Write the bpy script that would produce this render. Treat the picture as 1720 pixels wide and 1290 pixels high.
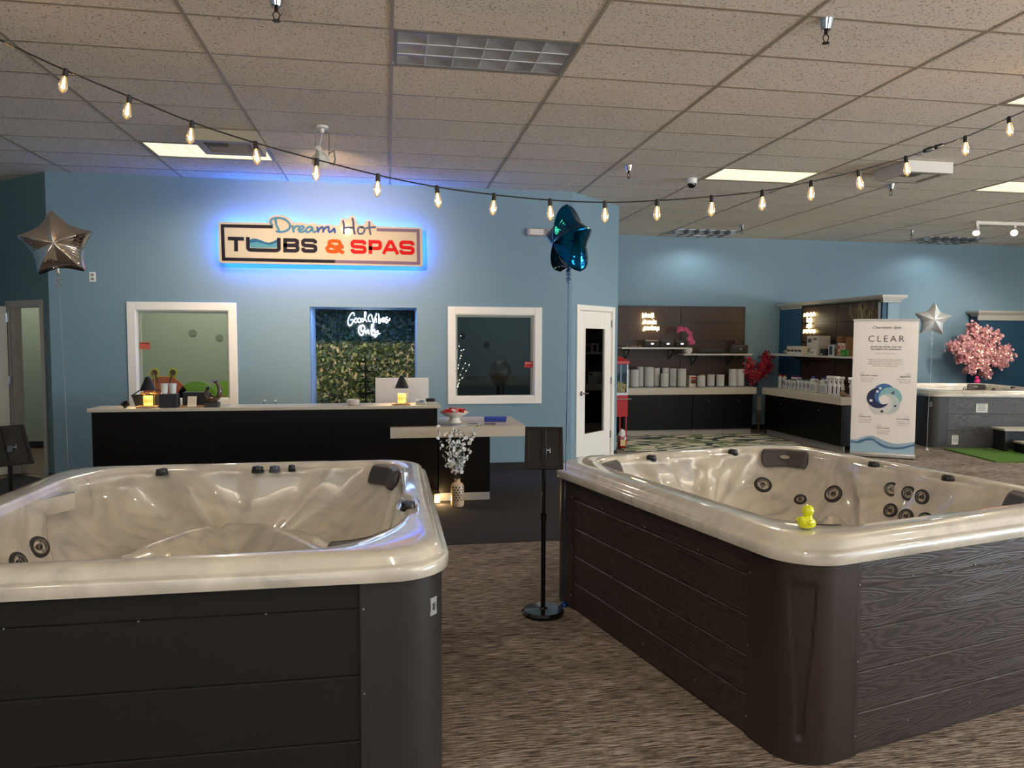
import bpy, bmesh, math, random
from math import sin, cos, pi, sqrt, atan2, radians
from mathutils import Vector, Matrix
from mathutils.bvhtree import BVHTree

for o in list(bpy.data.objects): bpy.data.objects.remove(o)
scene = bpy.context.scene
col = scene.collection
random.seed(7)

# ------------------------------------------------------------------ camera
EYE = 1.69
CZ = 3.622
F, YAW, PITCH, ROLL = 1227.685, 0.1676737, 0.0593982, -0.0034367
def cam_axes():
    cy, sy, cp, sp = cos(YAW), sin(YAW), cos(PITCH), sin(PITCH)
    w = Vector((sy*cp, cy*cp, -sp)); r = Vector((cy, -sy, 0)); d = w.cross(r)
    cr, sr = cos(ROLL), sin(ROLL)
    return cr*r + sr*d, -sr*r + cr*d, w
_r, _d, _w = cam_axes()
cam_data = bpy.data.cameras.new('camera')
cam = bpy.data.objects.new('camera', cam_data); col.objects.link(cam)
M = Matrix.Identity(4)
for i in range(3):
    M[i][0] = _r[i]; M[i][1] = -_d[i]; M[i][2] = -_w[i]
M[2][3] = EYE
cam.matrix_world = M
cam_data.sensor_fit = 'HORIZONTAL'; cam_data.sensor_width = 36.0
cam_data.lens = F/1720*36.0
cam_data.clip_start = 0.05; cam_data.clip_end = 100
scene.camera = cam

# ------------------------------------------------------------------ world, daylight, exposure
vs = scene.view_settings
vs.view_transform = 'Standard'; vs.look = 'None'; vs.exposure = EXPOSURE = 1.2; vs.gamma = 1.0
vs.use_curve_mapping = False
world = bpy.data.worlds.new('world'); scene.world = world; world.use_nodes = True
bgn = world.node_tree.nodes['Background']
bgn.inputs[0].default_value = (0.62, 0.78, 1.0, 1); bgn.inputs[1].default_value = 0.6

def area(name, loc, direction, sx, sy, power, color, spread=180):
    L = bpy.data.lights.new(name, 'AREA'); L.shape = 'RECTANGLE'; L.size = sx; L.size_y = sy
    L.energy = power; L.color = color; L.spread = radians(spread)
    o = bpy.data.objects.new(name, L); col.objects.link(o); o.location = loc
    o.rotation_euler = Vector(direction).to_track_quat('-Z', 'Y').to_euler()
    return o
# daylight that comes in through the shop front behind the camera and the side windows
DAY = (1.0, 0.92, 0.82); SIDE = (0.80, 0.90, 1.0)
WINX = ((-1.75, 220), (6.9, 230), (9.9, 230), (12.9, 190))
for wx, pw in WINX:
    area('daylight', (wx, -5.9, 1.65), (0, 1, 1.5), 2.6, 2.3, pw, DAY, 120)
for wy in (-3.8, -0.9, 2.0):
    area('daylight', (15.9, wy, 1.65), (-1, 0, 0.45), 2.3, 2.3, 260, SIDE, 150)

# ------------------------------------------------------------------ materials
def lin(r, g, b):
    f = lambda c: (c/255/12.92 if c/255 <= 0.04045 else ((c/255+0.055)/1.055)**2.4)
    return (f(r), f(g), f(b), 1.0)
_mats = {}
def mat(name, c, rough=0.5, metal=0.0, **k):
    if name in _mats: return _mats[name]
    m = bpy.data.materials.new(name); m.use_nodes = True
    nt = m.node_tree; b = nt.nodes['Principled BSDF']
    cc = lin(*c) if max(c) > 1.001 else (*c[:3], 1)
    b.inputs['Base Color'].default_value = cc
    b.inputs['Roughness'].default_value = rough; b.inputs['Metallic'].default_value = metal
    if 'coat' in k: b.inputs['Coat Weight'].default_value = k['coat']; b.inputs['Coat Roughness'].default_value = 0.05
    if 'trans' in k: b.inputs['Transmission Weight'].default_value = k['trans']; b.inputs['IOR'].default_value = k.get('ior', 1.45)
    if 'emit' in k:
        b.inputs['Emission Color'].default_value = lin(*k['emit']); b.inputs['Emission Strength'].default_value = k.get('es', 1)
    if 'alpha' in k: b.inputs['Alpha'].default_value = k['alpha']
    if 'sheen' in k: b.inputs['Sheen Weight'].default_value = k['sheen']
    if 'spec' in k: b.inputs['Specular IOR Level'].default_value = k['spec']
    nz = k.get('noise')          # (scale, amount) tone variation ; bump
    N = nt.nodes; L = nt.links
    if nz or k.get('bump'):
        tc = N.new('ShaderNodeTexCoord'); mp = N.new('ShaderNodeMapping'); L.new(tc.outputs['Object'], mp.inputs[0])
        mp.inputs['Scale'].default_value = k.get('stretch', (1, 1, 1))
        n = N.new('ShaderNodeTexNoise'); n.inputs['Scale'].default_value = nz[0] if nz else k['bump'][0]
        n.inputs['Detail'].default_value = 5; n.inputs['Roughness'].default_value = 0.6
        if k.get('distort'): n.inputs['Distortion'].default_value = k['distort']
        L.new(mp.outputs[0], n.inputs['Vector'])
        if nz:
            r = N.new('ShaderNodeValToRGB'); a = nz[1]
            c2 = k.get('c2'); c2 = lin(*c2) if c2 else tuple(min(1, x*(1-a)) for x in cc[:3])+(1,)
            r.color_ramp.elements[0].color = c2; r.color_ramp.elements[1].color = tuple(min(1, x*(1+a*0.4)) for x in cc[:3])+(1,)
            lo, hi = k.get('ramp', (0.35, 0.65)); r.color_ramp.elements[0].position = lo; r.color_ramp.elements[1].position = hi
            L.new(n.outputs['Fac'], r.inputs[0]); L.new(r.outputs[0], b.inputs['Base Color'])
        if k.get('bump'):
            n2 = n
            if nz and k['bump'][0] != nz[0]:
                n2 = N.new('ShaderNodeTexNoise'); n2.inputs['Scale'].default_value = k['bump'][0]; L.new(mp.outputs[0], n2.inputs['Vector'])
            bp = N.new('ShaderNodeBump'); bp.inputs['Strength'].default_value = k['bump'][1]; bp.inputs['Distance'].default_value = k['bump'][2] if len(k['bump']) > 2 else 0.01
            L.new(n2.outputs['Fac'], bp.inputs['Height']); L.new(bp.outputs[0], b.inputs['Normal'])
    _mats[name] = m; return m
def emat(name, c, s):
    if name in _mats: return _mats[name]
    m = bpy.data.materials.new(name); m.use_nodes = True; nt = m.node_tree; nt.nodes.clear()
    e = nt.nodes.new('ShaderNodeEmission'); e.inputs[0].default_value = lin(*c); e.inputs[1].default_value = s
    o = nt.nodes.new('ShaderNodeOutputMaterial'); nt.links.new(e.outputs[0], o.inputs[0])
    _mats[name] = m; return m
def pane_mat(name, tint, gloss):   # thin clear pane: see-through with mirror-like reflection
    if name in _mats: return _mats[name]
    m = bpy.data.materials.new(name); m.use_nodes = True; nt = m.node_tree; nt.nodes.clear(); N = nt.nodes; L = nt.links
    t = N.new('ShaderNodeBsdfTransparent'); t.inputs[0].default_value = (*tint, 1)
    g = N.new('ShaderNodeBsdfGlossy'); g.inputs['Roughness'].default_value = 0.01; g.inputs[0].default_value = (1, 1, 1, 1)
    fr = N.new('ShaderNodeFresnel'); fr.inputs[0].default_value = gloss
    mx = N.new('ShaderNodeMixShader'); o = N.new('ShaderNodeOutputMaterial')
    L.new(fr.outputs[0], mx.inputs[0]); L.new(t.outputs[0], mx.inputs[1]); L.new(g.outputs[0], mx.inputs[2]); L.new(mx.outputs[0], o.inputs[0])
    _mats[name] = m; return m

def carpet_mat():
    m = bpy.data.materials.new('striped_carpet'); m.use_nodes = True; nt = m.node_tree; N = nt.nodes; L = nt.links; b = N['Principled BSDF']
    tc = N.new('ShaderNodeTexCoord')
    def noise(scale, sc, detail=3, dist=0.0, rough=.6):
        mp = N.new('ShaderNodeMapping'); mp.inputs['Scale'].default_value = sc; L.new(tc.outputs['Object'], mp.inputs[0])
        n = N.new('ShaderNodeTexNoise'); n.inputs['Scale'].default_value = scale; n.inputs['Detail'].default_value = detail
        n.inputs['Distortion'].default_value = dist; n.inputs['Roughness'].default_value = rough
        L.new(mp.outputs[0], n.inputs['Vector']); return n.outputs['Fac']
    a = noise(1.0, (8, 150, 1), 4, .1, .75); c = noise(1.0, (1.3, 3, 1), 2); f = noise(260, (1, 1, 1), 1)
    r = N.new('ShaderNodeValToRGB'); L.new(a, r.inputs[0])
    e = r.color_ramp.elements; e[0].position = .41; e[0].color = lin(58, 52, 50); e[1].position = .60; e[1].color = lin(188, 176, 165)
    k = e.new(.5); k.color = lin(128, 115, 104)
    mr = N.new('ShaderNodeMapRange'); mr.inputs[1].default_value = .35; mr.inputs[2].default_value = .65; mr.inputs[3].default_value = .78; mr.inputs[4].default_value = 1.15
    L.new(c, mr.inputs[0])
    mr2 = N.new('ShaderNodeMapRange'); mr2.inputs[1].default_value = .3; mr2.inputs[2].default_value = .7; mr2.inputs[3].default_value = .8; mr2.inputs[4].default_value = 1.15
    L.new(f, mr2.inputs[0])
    mm = N.new('ShaderNodeMath'); mm.operation = 'MULTIPLY'; L.new(mr.outputs[0], mm.inputs[0]); L.new(mr2.outputs[0], mm.inputs[1])
    mx = N.new('ShaderNodeMix'); mx.data_type = 'RGBA'; mx.blend_type = 'MULTIPLY'; mx.inputs[0].default_value = 1
    L.new(r.outputs[0], mx.inputs[6]); L.new(mm.outputs[0], mx.inputs[7]); L.new(mx.outputs[2], b.inputs['Base Color'])
    b.inputs['Roughness'].default_value = .95; b.inputs['Specular IOR Level'].default_value = .1
    bp = N.new('ShaderNodeBump'); bp.inputs['Strength'].default_value = .5; bp.inputs['Distance'].default_value = .004
    L.new(a, bp.inputs['Height']); L.new(bp.outputs[0], b.inputs['Normal']); return m
def tile_mat():
    m = bpy.data.materials.new('ceiling_tile'); m.use_nodes = True; nt = m.node_tree; N = nt.nodes; L = nt.links; b = N['Principled BSDF']
    tc = N.new('ShaderNodeTexCoord')
    v = N.new('ShaderNodeTexNoise'); v.inputs['Scale'].default_value = 75; v.inputs['Detail'].default_value = 2; L.new(tc.outputs['Object'], v.inputs['Vector'])
    r = N.new('ShaderNodeValToRGB'); L.new(v.outputs['Fac'], r.inputs[0])
    e = r.color_ramp.elements; e[0].position = .33; e[0].color = lin(138, 128, 114); e[1].position = .42; e[1].color = lin(222, 214, 202)
    n = N.new('ShaderNodeTexNoise'); n.inputs['Scale'].default_value = .8; L.new(tc.outputs['Object'], n.inputs['Vector'])
    mr = N.new('ShaderNodeMapRange'); mr.inputs[3].default_value = .88; mr.inputs[4].default_value = 1.08; L.new(n.outputs['Fac'], mr.inputs[0])
    mx = N.new('ShaderNodeMix'); mx.data_type = 'RGBA'; mx.blend_type = 'MULTIPLY'; mx.inputs[0].default_value = 1
    L.new(r.outputs[0], mx.inputs[6]); L.new(mr.outputs[0], mx.inputs[7]); L.new(mx.outputs[2], b.inputs['Base Color'])
    b.inputs['Roughness'].default_value = .9
    bp = N.new('ShaderNodeBump'); bp.inputs['Strength'].default_value = .35; bp.inputs['Distance'].default_value = .003
    L.new(v.outputs['Fac'], bp.inputs['Height']); L.new(bp.outputs[0], b.inputs['Normal']); return m
def shell_mat():
    m = bpy.data.materials.new('marbled_acrylic'); m.use_nodes = True; nt = m.node_tree; N = nt.nodes; L = nt.links; b = N['Principled BSDF']
    tc = N.new('ShaderNodeTexCoord'); mp = N.new('ShaderNodeMapping'); mp.inputs['Scale'].default_value = (1, 1.8, 1.1); mp.inputs['Rotation'].default_value = (.3, .2, .5)
    L.new(tc.outputs['Object'], mp.inputs[0])
    n = N.new('ShaderNodeTexNoise'); n.inputs['Scale'].default_value = 2.3; n.inputs['Detail'].default_value = 6; n.inputs['Distortion'].default_value = 2.2; n.inputs['Roughness'].default_value = .55
    L.new(mp.outputs[0], n.inputs['Vector'])
    r = N.new('ShaderNodeValToRGB'); L.new(n.outputs['Fac'], r.inputs[0])
    e = r.color_ramp.elements; e[0].position = .3; e[0].color = lin(172, 166, 155); e[1].position = .62; e[1].color = lin(212, 204, 190)
    k = e.new(.42); k.color = lin(194, 187, 174)
    L.new(r.outputs[0], b.inputs['Base Color']); b.inputs['Roughness'].default_value = .3
    b.inputs['Coat Weight'].default_value = 1.0; b.inputs['Coat Roughness'].default_value = .045; b.inputs['Coat IOR'].default_value = 1.55
    return m
def plank_mat(name, base, dark, rough, bump):
    m = bpy.data.materials.new(name); m.use_nodes = True; nt = m.node_tree; N = nt.nodes; L = nt.links; b = N['Principled BSDF']
    tc = N.new('ShaderNodeTexCoord'); mp = N.new('ShaderNodeMapping'); mp.inputs['Scale'].default_value = (.7, .7, 6); L.new(tc.outputs['Object'], mp.inputs[0])
    w = N.new('ShaderNodeTexNoise'); w.inputs['Scale'].default_value = 2.2; w.inputs['Detail'].default_value = 1; L.new(mp.outputs[0], w.inputs['Vector'])
    mu = N.new('ShaderNodeMath'); mu.operation = 'MULTIPLY'; mu.inputs[1].default_value = 110; L.new(w.outputs['Fac'], mu.inputs[0])
    sn = N.new('ShaderNodeMath'); sn.operation = 'SINE'; L.new(mu.outputs[0], sn.inputs[0])
    mp2 = N.new('ShaderNodeMapping'); mp2.inputs['Scale'].default_value = (4, 4, 160); L.new(tc.outputs['Object'], mp2.inputs[0])
    fn = N.new('ShaderNodeTexNoise'); fn.inputs['Scale'].default_value = 1.5; fn.inputs['Detail'].default_value = 3; L.new(mp2.outputs[0], fn.inputs['Vector'])
    ad = N.new('ShaderNodeMath'); ad.operation = 'MULTIPLY_ADD'; ad.inputs[1].default_value = .5; L.new(sn.outputs[0], ad.inputs[0]); L.new(fn.outputs['Fac'], ad.inputs[2])
    r = N.new('ShaderNodeValToRGB'); L.new(ad.outputs[0], r.inputs[0]); e = r.color_ramp.elements
    e[0].position = .0; e[0].color = lin(*dark); e[1].position = .8; e[1].color = lin(*base); L.new(r.outputs[0], b.inputs['Base Color'])
    b.inputs['Roughness'].default_value = rough
    bp = N.new('ShaderNodeBump'); bp.inputs['Strength'].default_value = bump; bp.inputs['Distance'].default_value = .0015
    L.new(ad.outputs[0], bp.inputs['Height']); L.new(bp.outputs[0], b.inputs['Normal']); return m

M_SHELL = shell_mat()
M_CARPET = carpet_mat()
M_TILE = tile_mat()
M_PLANKR = plank_mat('brown_plank', (64, 52, 45), (40, 31, 27), .42, .3)
M_PLANKL = mat('charcoal_plank', (28, 26, 24), .62, spec=.3, bump=(60, .12, .002))
M_PLANK3 = plank_mat('grey_plank', (92, 92, 96), (66, 64, 66), .5, .3)
M_WALL = mat('blue_wall_paint', (122, 150, 165), .62, bump=(220, .08, .001))
M_WALLD = mat('navy_wall_paint', (30, 74, 102), .6)
M_SAGE = mat('sage_wall_paint', (150, 158, 140), .7)
M_WHITE = mat('white_paint', (240, 237, 230), .45)
M_TRIMG = mat('grey_trim_paint', (170, 165, 158), .45)
M_BLACK = mat('black_plastic', (14, 14, 15), .4)
M_BLKM = mat('black_metal', (12, 12, 13), .3, .6)
M_CHROME = mat('chrome', (210, 210, 212), .15, 1)
M_STEEL = mat('brushed_steel', (150, 150, 152), .32, 1)
M_JET = mat('jet_metal', (176, 170, 160), .3, 1)
M_NOZ = mat('nozzle_metal', (120, 115, 108), .4, 1)
M_RUBBER = mat('charcoal_foam', (66, 62, 60), .45)
M_RUBBERD = mat('dark_grey_foam', (44, 42, 42), .38)
M_ESP = mat('espresso_laminate', (9, 5, 4), .4, spec=.22, noise=(3, .5), stretch=(14, 14, .6))
M_ESPL = mat('walnut_slatwall', (70, 52, 41), .42, spec=.3, noise=(3, .35), stretch=(16, 16, .5))
M_QUARTZ = mat('speckled_quartz', (196, 186, 168), .25, noise=(160, .3), ramp=(.36, .46))
M_GRID = mat('shade_toned_grid', (150, 140, 124), .45)  # grid colour darkened to hold the shade along the tile edges
M_BASE = mat('black_baseboard', (28, 27, 27), .5)
M_GLASS = pane_mat('window_pane', (.93, .96, .95), 1.42)
M_DARKGLASS = pane_mat('door_pane', (.55, .58, .6), 1.5)
M_RED = mat('red_enamel', (178, 16, 18), .3, coat=.5)
M_GREYT = mat('grey_toe_kick', (150, 150, 152), .4, .2)
# ------------------------------------------------------------------ mesh builder
class MB:
    def __init__(s, origin=(0, 0, 0), rz=0):
        s.v = []; s.f = []; s.mi = []; s.cur = 0; s.set(origin, rz)
    def set(s, origin=(0, 0, 0), rz=0, m=None):
        s.M = m if m is not None else Matrix.Translation(origin) @ Matrix.Rotation(rz, 4, 'Z'); return s
    def mat(s, i): s.cur = i; return s
    def add(s, vs, fs):
        n = len(s.v); s.v += [s.M @ Vector(p) for p in vs]; s.f += [tuple(n+i for i in f) for f in fs]; s.mi += [s.cur]*len(fs); return s
    def box(s, x0, y0, z0, x1, y1, z1, bev=0.0, seg=1):
        if x1 < x0: x0, x1 = x1, x0
        if y1 < y0: y0, y1 = y1, y0
        if z1 < z0: z0, z1 = z1, z0
        if bev <= 0:
            return s.add([(x0,y0,z0),(x1,y0,z0),(x1,y1,z0),(x0,y1,z0),(x0,y0,z1),(x1,y0,z1),(x1,y1,z1),(x0,y1,z1)],
                         [(0,3,2,1),(4,5,6,7),(0,1,5,4),(1,2,6,5),(2,3,7,6),(3,0,4,7)])
        bev = min(bev, (x1-x0)*.49, (y1-y0)*.49, (z1-z0)*.49)
        bm = bmesh.new(); bmesh.ops.create_cube(bm, size=1)
        for q in bm.verts: q.co = Vector(((x0+x1)/2+q.co.x*(x1-x0), (y0+y1)/2+q.co.y*(y1-y0), (z0+z1)/2+q.co.z*(z1-z0)))
        bmesh.ops.bevel(bm, geom=list(bm.edges), offset=bev, segments=seg, profile=.5, affect='EDGES')
        bm.verts.index_update()
        s.add([tuple(q.co) for q in bm.verts], [tuple(q.index for q in f.verts) for f in bm.faces]); bm.free(); return s
    def lathe(s, prof, n=24, c=(0, 0, 0), axis=None, cap=True):
        m = Matrix.Translation(c)
        if axis is not None: m = m @ Vector(axis).normalized().to_track_quat('Z', 'Y').to_matrix().to_4x4()
        vs = []; fs = []
        for r, z in prof:
            for i in range(n):
                a = 2*pi*i/n; vs.append(tuple(m @ Vector((r*cos(a), r*sin(a), z))))
        for j in range(len(prof)-1):
            for i in range(n):
                k = (i+1) % n; fs.append((j*n+i, j*n+k, (j+1)*n+k, (j+1)*n+i))
        if cap:
            if prof[0][0] > 1e-5: fs.append(tuple(reversed(range(n))))
            if prof[-1][0] > 1e-5: fs.append(tuple((len(prof)-1)*n+i for i in range(n)))
        return s.add(vs, fs)
    def cyl(s, c, r, h, n=20, r2=None, axis=None): return s.lathe([(r, 0), (r if r2 is None else r2, h)], n, c, axis)
    def ball(s, c, r, n=12, sx=1, sy=1, sz=1):
        vs = []; fs = []; m = max(4, n//2)
        for j in range(m+1):
            t = pi*j/m
            for i in range(n):
                a = 2*pi*i/n; vs.append((c[0]+r*sx*sin(t)*cos(a), c[1]+r*sy*sin(t)*sin(a), c[2]+r*sz*cos(t)))
        for j in range(m):
            for i in range(n):
                k = (i+1) % n; fs.append((j*n+k, j*n+i, (j+1)*n+i, (j+1)*n+k))
        return s.add(vs, fs)
    def tube(s, pts, r, n=8, closed=False, cap=True):
        pts = [Vector(p) for p in pts]; N = len(pts); vs = []; fs = []
        rr = r if isinstance(r, (list, tuple)) else [r]*N
        up = None
        for i, p in enumerate(pts):
            a = pts[i-1] if (i or closed) else p; b = pts[(i+1) % N] if (i < N-1 or closed) else p
            t = (b-a)
            if t.length < 1e-9: t = Vector((0, 0, 1))
            t.normalize()
            if up is None: up = Vector((0, 0, 1)) if abs(t.z) < .9 else Vector((1, 0, 0))
            u = up - t*up.dot(t)
            if u.length < 1e-6: u = t.orthogonal()
            u.normalize(); up = u; w = t.cross(u)
            for k in range(n):
                an = 2*pi*k/n; vs.append(tuple(p + (u*cos(an)+w*sin(an))*rr[i]))
        for i in range(N if closed else N-1):
            j = (i+1) % N
            for k in range(n):
                l = (k+1) % n; fs.append((i*n+k, i*n+l, j*n+l, j*n+k))
        if cap and not closed: fs.append(tuple(reversed(range(n)))); fs.append(tuple((N-1)*n+k for k in range(n)))
        return s.add(vs, fs)
    def prism(s, poly, y0, y1):       # polygon in x,z extruded along y (front = y0)
        n = len(poly); area = sum(poly[i][0]*poly[(i+1) % n][1]-poly[(i+1) % n][0]*poly[i][1] for i in range(n))
        if area < 0: poly = poly[::-1]
        vs = [(p[0], y0, p[1]) for p in poly]+[(p[0], y1, p[1]) for p in poly]
        fs = [tuple(range(n)), tuple(reversed(range(n, 2*n)))]+[(i, i+n, (i+1) % n+n, (i+1) % n) for i in range(n)]
        return s.add(vs, fs)
    def prismz(s, poly, z0, z1):
        n = len(poly); area = sum(poly[i][0]*poly[(i+1) % n][1]-poly[(i+1) % n][0]*poly[i][1] for i in range(n))
        if area < 0: poly = poly[::-1]
        vs = [(p[0], p[1], z0) for p in poly]+[(p[0], p[1], z1) for p in poly]
        fs = [tuple(reversed(range(n))), tuple(range(n, 2*n))]+[(i, (i+1) % n, (i+1) % n+n, i+n) for i in range(n)]
        return s.add(vs, fs)
    def stroke(s, pts, w, y0, y1, caps=True, closed=False):   # flat ribbon in x,z
        N = len(pts); L = []; R = []
        P = [Vector(p) for p in pts]
        for i in range(N):
            a = P[i-1] if (i or closed) else None; b = P[(i+1) % N] if (i < N-1 or closed) else None
            d1 = (P[i]-a).normalized() if a is not None else None; d2 = (b-P[i]).normalized() if b is not None else None
            if d1 is None: d1 = d2
            if d2 is None: d2 = d1
            n1 = Vector((-d1.y, d1.x)); n2 = Vector((-d2.y, d2.x)); m = n1+n2
            if m.length < .2: m = n1.copy()
            m.normalize(); k = min(2.0, 1/max(.4, m.dot(n1)))
            L.append(P[i]+m*w/2*k); R.append(P[i]-m*w/2*k)
        for i in range(N if closed else N-1):
            j = (i+1) % N; s.prism([tuple(L[i]), tuple(R[i]), tuple(R[j]), tuple(L[j])], y0, y1)
        if caps and not closed:
            for p in (P[0], P[-1]): s.prism([(p.x+w/2*cos(2*pi*k/10), p.y+w/2*sin(2*pi*k/10)) for k in range(10)], y0-.0003, y1)
        return s
    def build(s, name, mats, parent=None, loc=None, smooth=35, **tags):
        me = bpy.data.meshes.new(name); me.from_pydata([tuple(p) for p in s.v], [], s.f)
        if not isinstance(mats, (list, tuple)): mats = [mats]
        for m in mats: me.materials.append(m)
        if len(mats) > 1: me.polygons.foreach_set('material_index', [min(i, len(mats)-1) for i in s.mi])
        if smooth:
            me.polygons.foreach_set('use_smooth', [True]*len(me.polygons)); me.update(); me.set_sharp_from_angle(angle=radians(smooth))
        me.update()
        o = bpy.data.objects.new(name, me); col.objects.link(o)
        if parent is not None: o.parent = parent
        if loc is not None: o.location = loc
        for k, v in tags.items(): o[k] = v
        return o
def thing(name, label, cat, loc=(0, 0, 0), rz=0, group=None):
    o = bpy.data.objects.new(name, None); col.objects.link(o); o.location = loc; o.rotation_euler = (0, 0, rz)
    o.empty_display_size = .1; o['label'] = label; o['category'] = cat
    if group: o['group'] = group
    return o
def tag(o, label, cat, group=None):
    o['label'] = label; o['category'] = cat
    if group: o['group'] = group
    return o
def struct(o): o['kind'] = 'structure'; return o
def dup(root, loc, rz=None, label=None, group=None, scale=None):
    r = root.copy(); col.objects.link(r); r.location = loc
    if rz is not None: r.rotation_euler = (0, 0, rz)
    if label: r['label'] = label
    if group: r['group'] = group
    if scale: r.scale = scale
    def rec(a, b):
        for ch in list(a.children):
            c = ch.copy(); col.objects.link(c); c.parent = b; rec(ch, c)
    rec(root, r); return r
def smooth_path(pts, k=4, closed=False):      # Catmull-Rom
    P = [Vector(p) for p in pts]; N = len(P); out = []
    rng = range(N if closed else N-1)
    for i in rng:
        p1 = P[i]; p2 = P[(i+1) % N]
        p0 = P[i-1] if (i or closed) else p1; p3 = P[(i+2) % N] if (i+2 < N or closed) else p2
        for j in range(k):
            t = j/k; out.append(.5*((2*p1)+(p2-p0)*t+(2*p0-5*p1+4*p2-p3)*t*t+(3*p1-p0-3*p2+p3)*t**3))
    if not closed: out.append(P[-1])
    return out
def text_mesh(body, size, align='CENTER', extrude=0.0, offset=0.0, spacing=1.0, shear=0.0):
    cu = bpy.data.curves.new('lettering', 'FONT'); cu.body = body; cu.size = size; cu.align_x = align
    cu.extrude = extrude; cu.offset = offset; cu.space_character = spacing; cu.shear = shear; cu.resolution_u = 2; cu.fill_mode = 'FRONT'
    ob = bpy.data.objects.new('lettering', cu); col.objects.link(ob)
    dg = bpy.context.evaluated_depsgraph_get(); me = bpy.data.meshes.new_from_object(ob.evaluated_get(dg))
    vs = [tuple(v.co) for v in me.vertices]; fs = [tuple(p.vertices) for p in me.polygons]
    bpy.data.objects.remove(ob); bpy.data.curves.remove(cu); bpy.data.meshes.remove(me); return vs, fs
def put_text(mb, body, size, x, y, z, **k):    # upright text facing -y
    vs, fs = text_mesh(body, size, **k); return mb.add([(v[0]+x, y-v[2], v[1]+z) for v in vs], fs)

# ------------------------------------------------------------------ room shell
TX, TY, GX, GY = 1.2192, .6096, .03519, 4.72032
WY = 9.36
XL, XR, YF, YB = -6.5, 16.0, -6.0, 12.98
def cell(i, j): return GX+i*TX, GY+j*TY
LIT = [(3, 5), (-2, 5), (6, 5), (4, 0), (0, -7), (5, -6), (-3, -10), (9, -1), (9, 5), (10, 9)]  # last panel stands out of view, added to brighten the far wall
OFF = [(0, 0), (4, 12), (8, 12)]
holes = set(LIT+OFF)
mb = MB()
for i in range(-6, 14):
    for j in range(-18, 18):
        if (i, j) in holes: continue
        x, y = cell(i, j); mb.add([(x, y, CZ), (x+TX, y, CZ), (x+TX, y+TY, CZ), (x, y+TY, CZ)], [(0, 3, 2, 1)])
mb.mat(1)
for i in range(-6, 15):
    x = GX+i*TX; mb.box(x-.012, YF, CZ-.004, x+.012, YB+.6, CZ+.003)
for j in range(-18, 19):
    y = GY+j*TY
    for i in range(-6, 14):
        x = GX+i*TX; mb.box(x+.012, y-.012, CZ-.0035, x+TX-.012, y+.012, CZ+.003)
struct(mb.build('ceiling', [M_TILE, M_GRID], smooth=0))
mb = MB().box(XL-.5, YF-.5, -.12, XR+.5, YB+1, 0)
struct(mb.build('floor', M_CARPET, smooth=0))
# dark entrance carpet in front of the desk
M_DARKC = mat('dark_blue_carpet', (62, 60, 62), .95, noise=(240, .45), bump=(240, .5, .003), spec=.1)
mb = MB().prismz([(-4.6, 6.0), (3.25, 5.93), (3.25, 10.15), (2.40, 9.36), (-3.9, 9.36), (-4.6, 10.0)], 0.0, .004)
struct(mb.build('floor_dark_carpet', M_DARKC, smooth=0))

def wall_holes(mb, x0, x1, z0, z1, y, holes, th=.12):
    """wall in the xz plane at y (front face), thickness away from camera, with rectangular holes (x0,x1,z0,z1)"""
    xs = sorted({x0, x1, *[h[0] for h in holes], *[h[1] for h in holes]}); zs = sorted({z0, z1, *[h[2] for h in holes], *[h[3] for h in holes]})
    for a in range(len(xs)-1):
        for b in range(len(zs)-1):
            cx = (xs[a]+xs[a+1])/2; cz = (zs[b]+zs[b+1])/2
            if any(h[0] < cx < h[1] and h[2] < cz < h[3] for h in holes): continue
            mb.box(xs[a], y, zs[b], xs[a+1], y+th, zs[b+1])
    return mb
W1 = (-2.975, -1.90, .955, 2.05); W2 = (.835, 1.89, .955, 2.035); NICHE = (-.955, .359, 0, 2.098)
mb = wall_holes(MB(), -3.903, 2.376, 0, CZ, WY, [W1, W2, NICHE])
struct(mb.build('wall_back', M_WALL, smooth=0))
# niche behind the desk
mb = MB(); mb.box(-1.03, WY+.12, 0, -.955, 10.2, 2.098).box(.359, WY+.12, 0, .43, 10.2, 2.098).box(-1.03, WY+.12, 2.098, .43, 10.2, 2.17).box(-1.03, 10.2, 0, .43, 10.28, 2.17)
struct(mb.build('wall_niche', mat('blue_lit_niche_paint', (150, 180, 214), .6), smooth=0))  # blue light on the niche walls is put into their colour
# angled walls with doors
LR = sqrt(.904**2+.86**2); AR = atan2(.86, .904)
def angled(name, origin, ang, L, holes, m=M_WALL, flip=False):
    mb = MB(origin, ang)
    wall_holes(mb, 0, L, 0, CZ, 0, holes); return struct(mb.build(name, m, smooth=0))
DR = (.165, 1.085, 0, 2.115)
angled('wall_right', (2.376, 9.36, 0), AR, LR, [DR])
# wall behind the angled door running to the far wall
struct(MB().box(3.20, 10.24, 0, 3.28, YB, CZ).build('wall_inner', M_WALL, smooth=0))
AL = atan2(.70, -.797)    # direction away from the corner
DL = (.185, .955, 0, 2.10)
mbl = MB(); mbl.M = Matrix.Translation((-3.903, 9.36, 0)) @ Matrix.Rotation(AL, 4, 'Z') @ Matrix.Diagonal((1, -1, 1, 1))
wall_holes(mbl, 0, 2.9, 0, CZ, 0, [DL]); struct(mbl.build('wall_left', mat('shade_darkened_wall_paint', (96, 122, 126), .65), smooth=0))  # wall colour darkened to carry the shade on this side
struct(MB().box(3.1, YB, 0, XR, YB+.15, CZ).build('wall_far', M_WALL, smooth=0))
struct(MB().box(XR, YF, 0, XR+.15, YB, CZ).build('wall_side', M_WALL, smooth=0))
struct(MB().box(XL-.15, YF, 0, XL, 12, CZ).build('wall_west', M_WALL, smooth=0))
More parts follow.
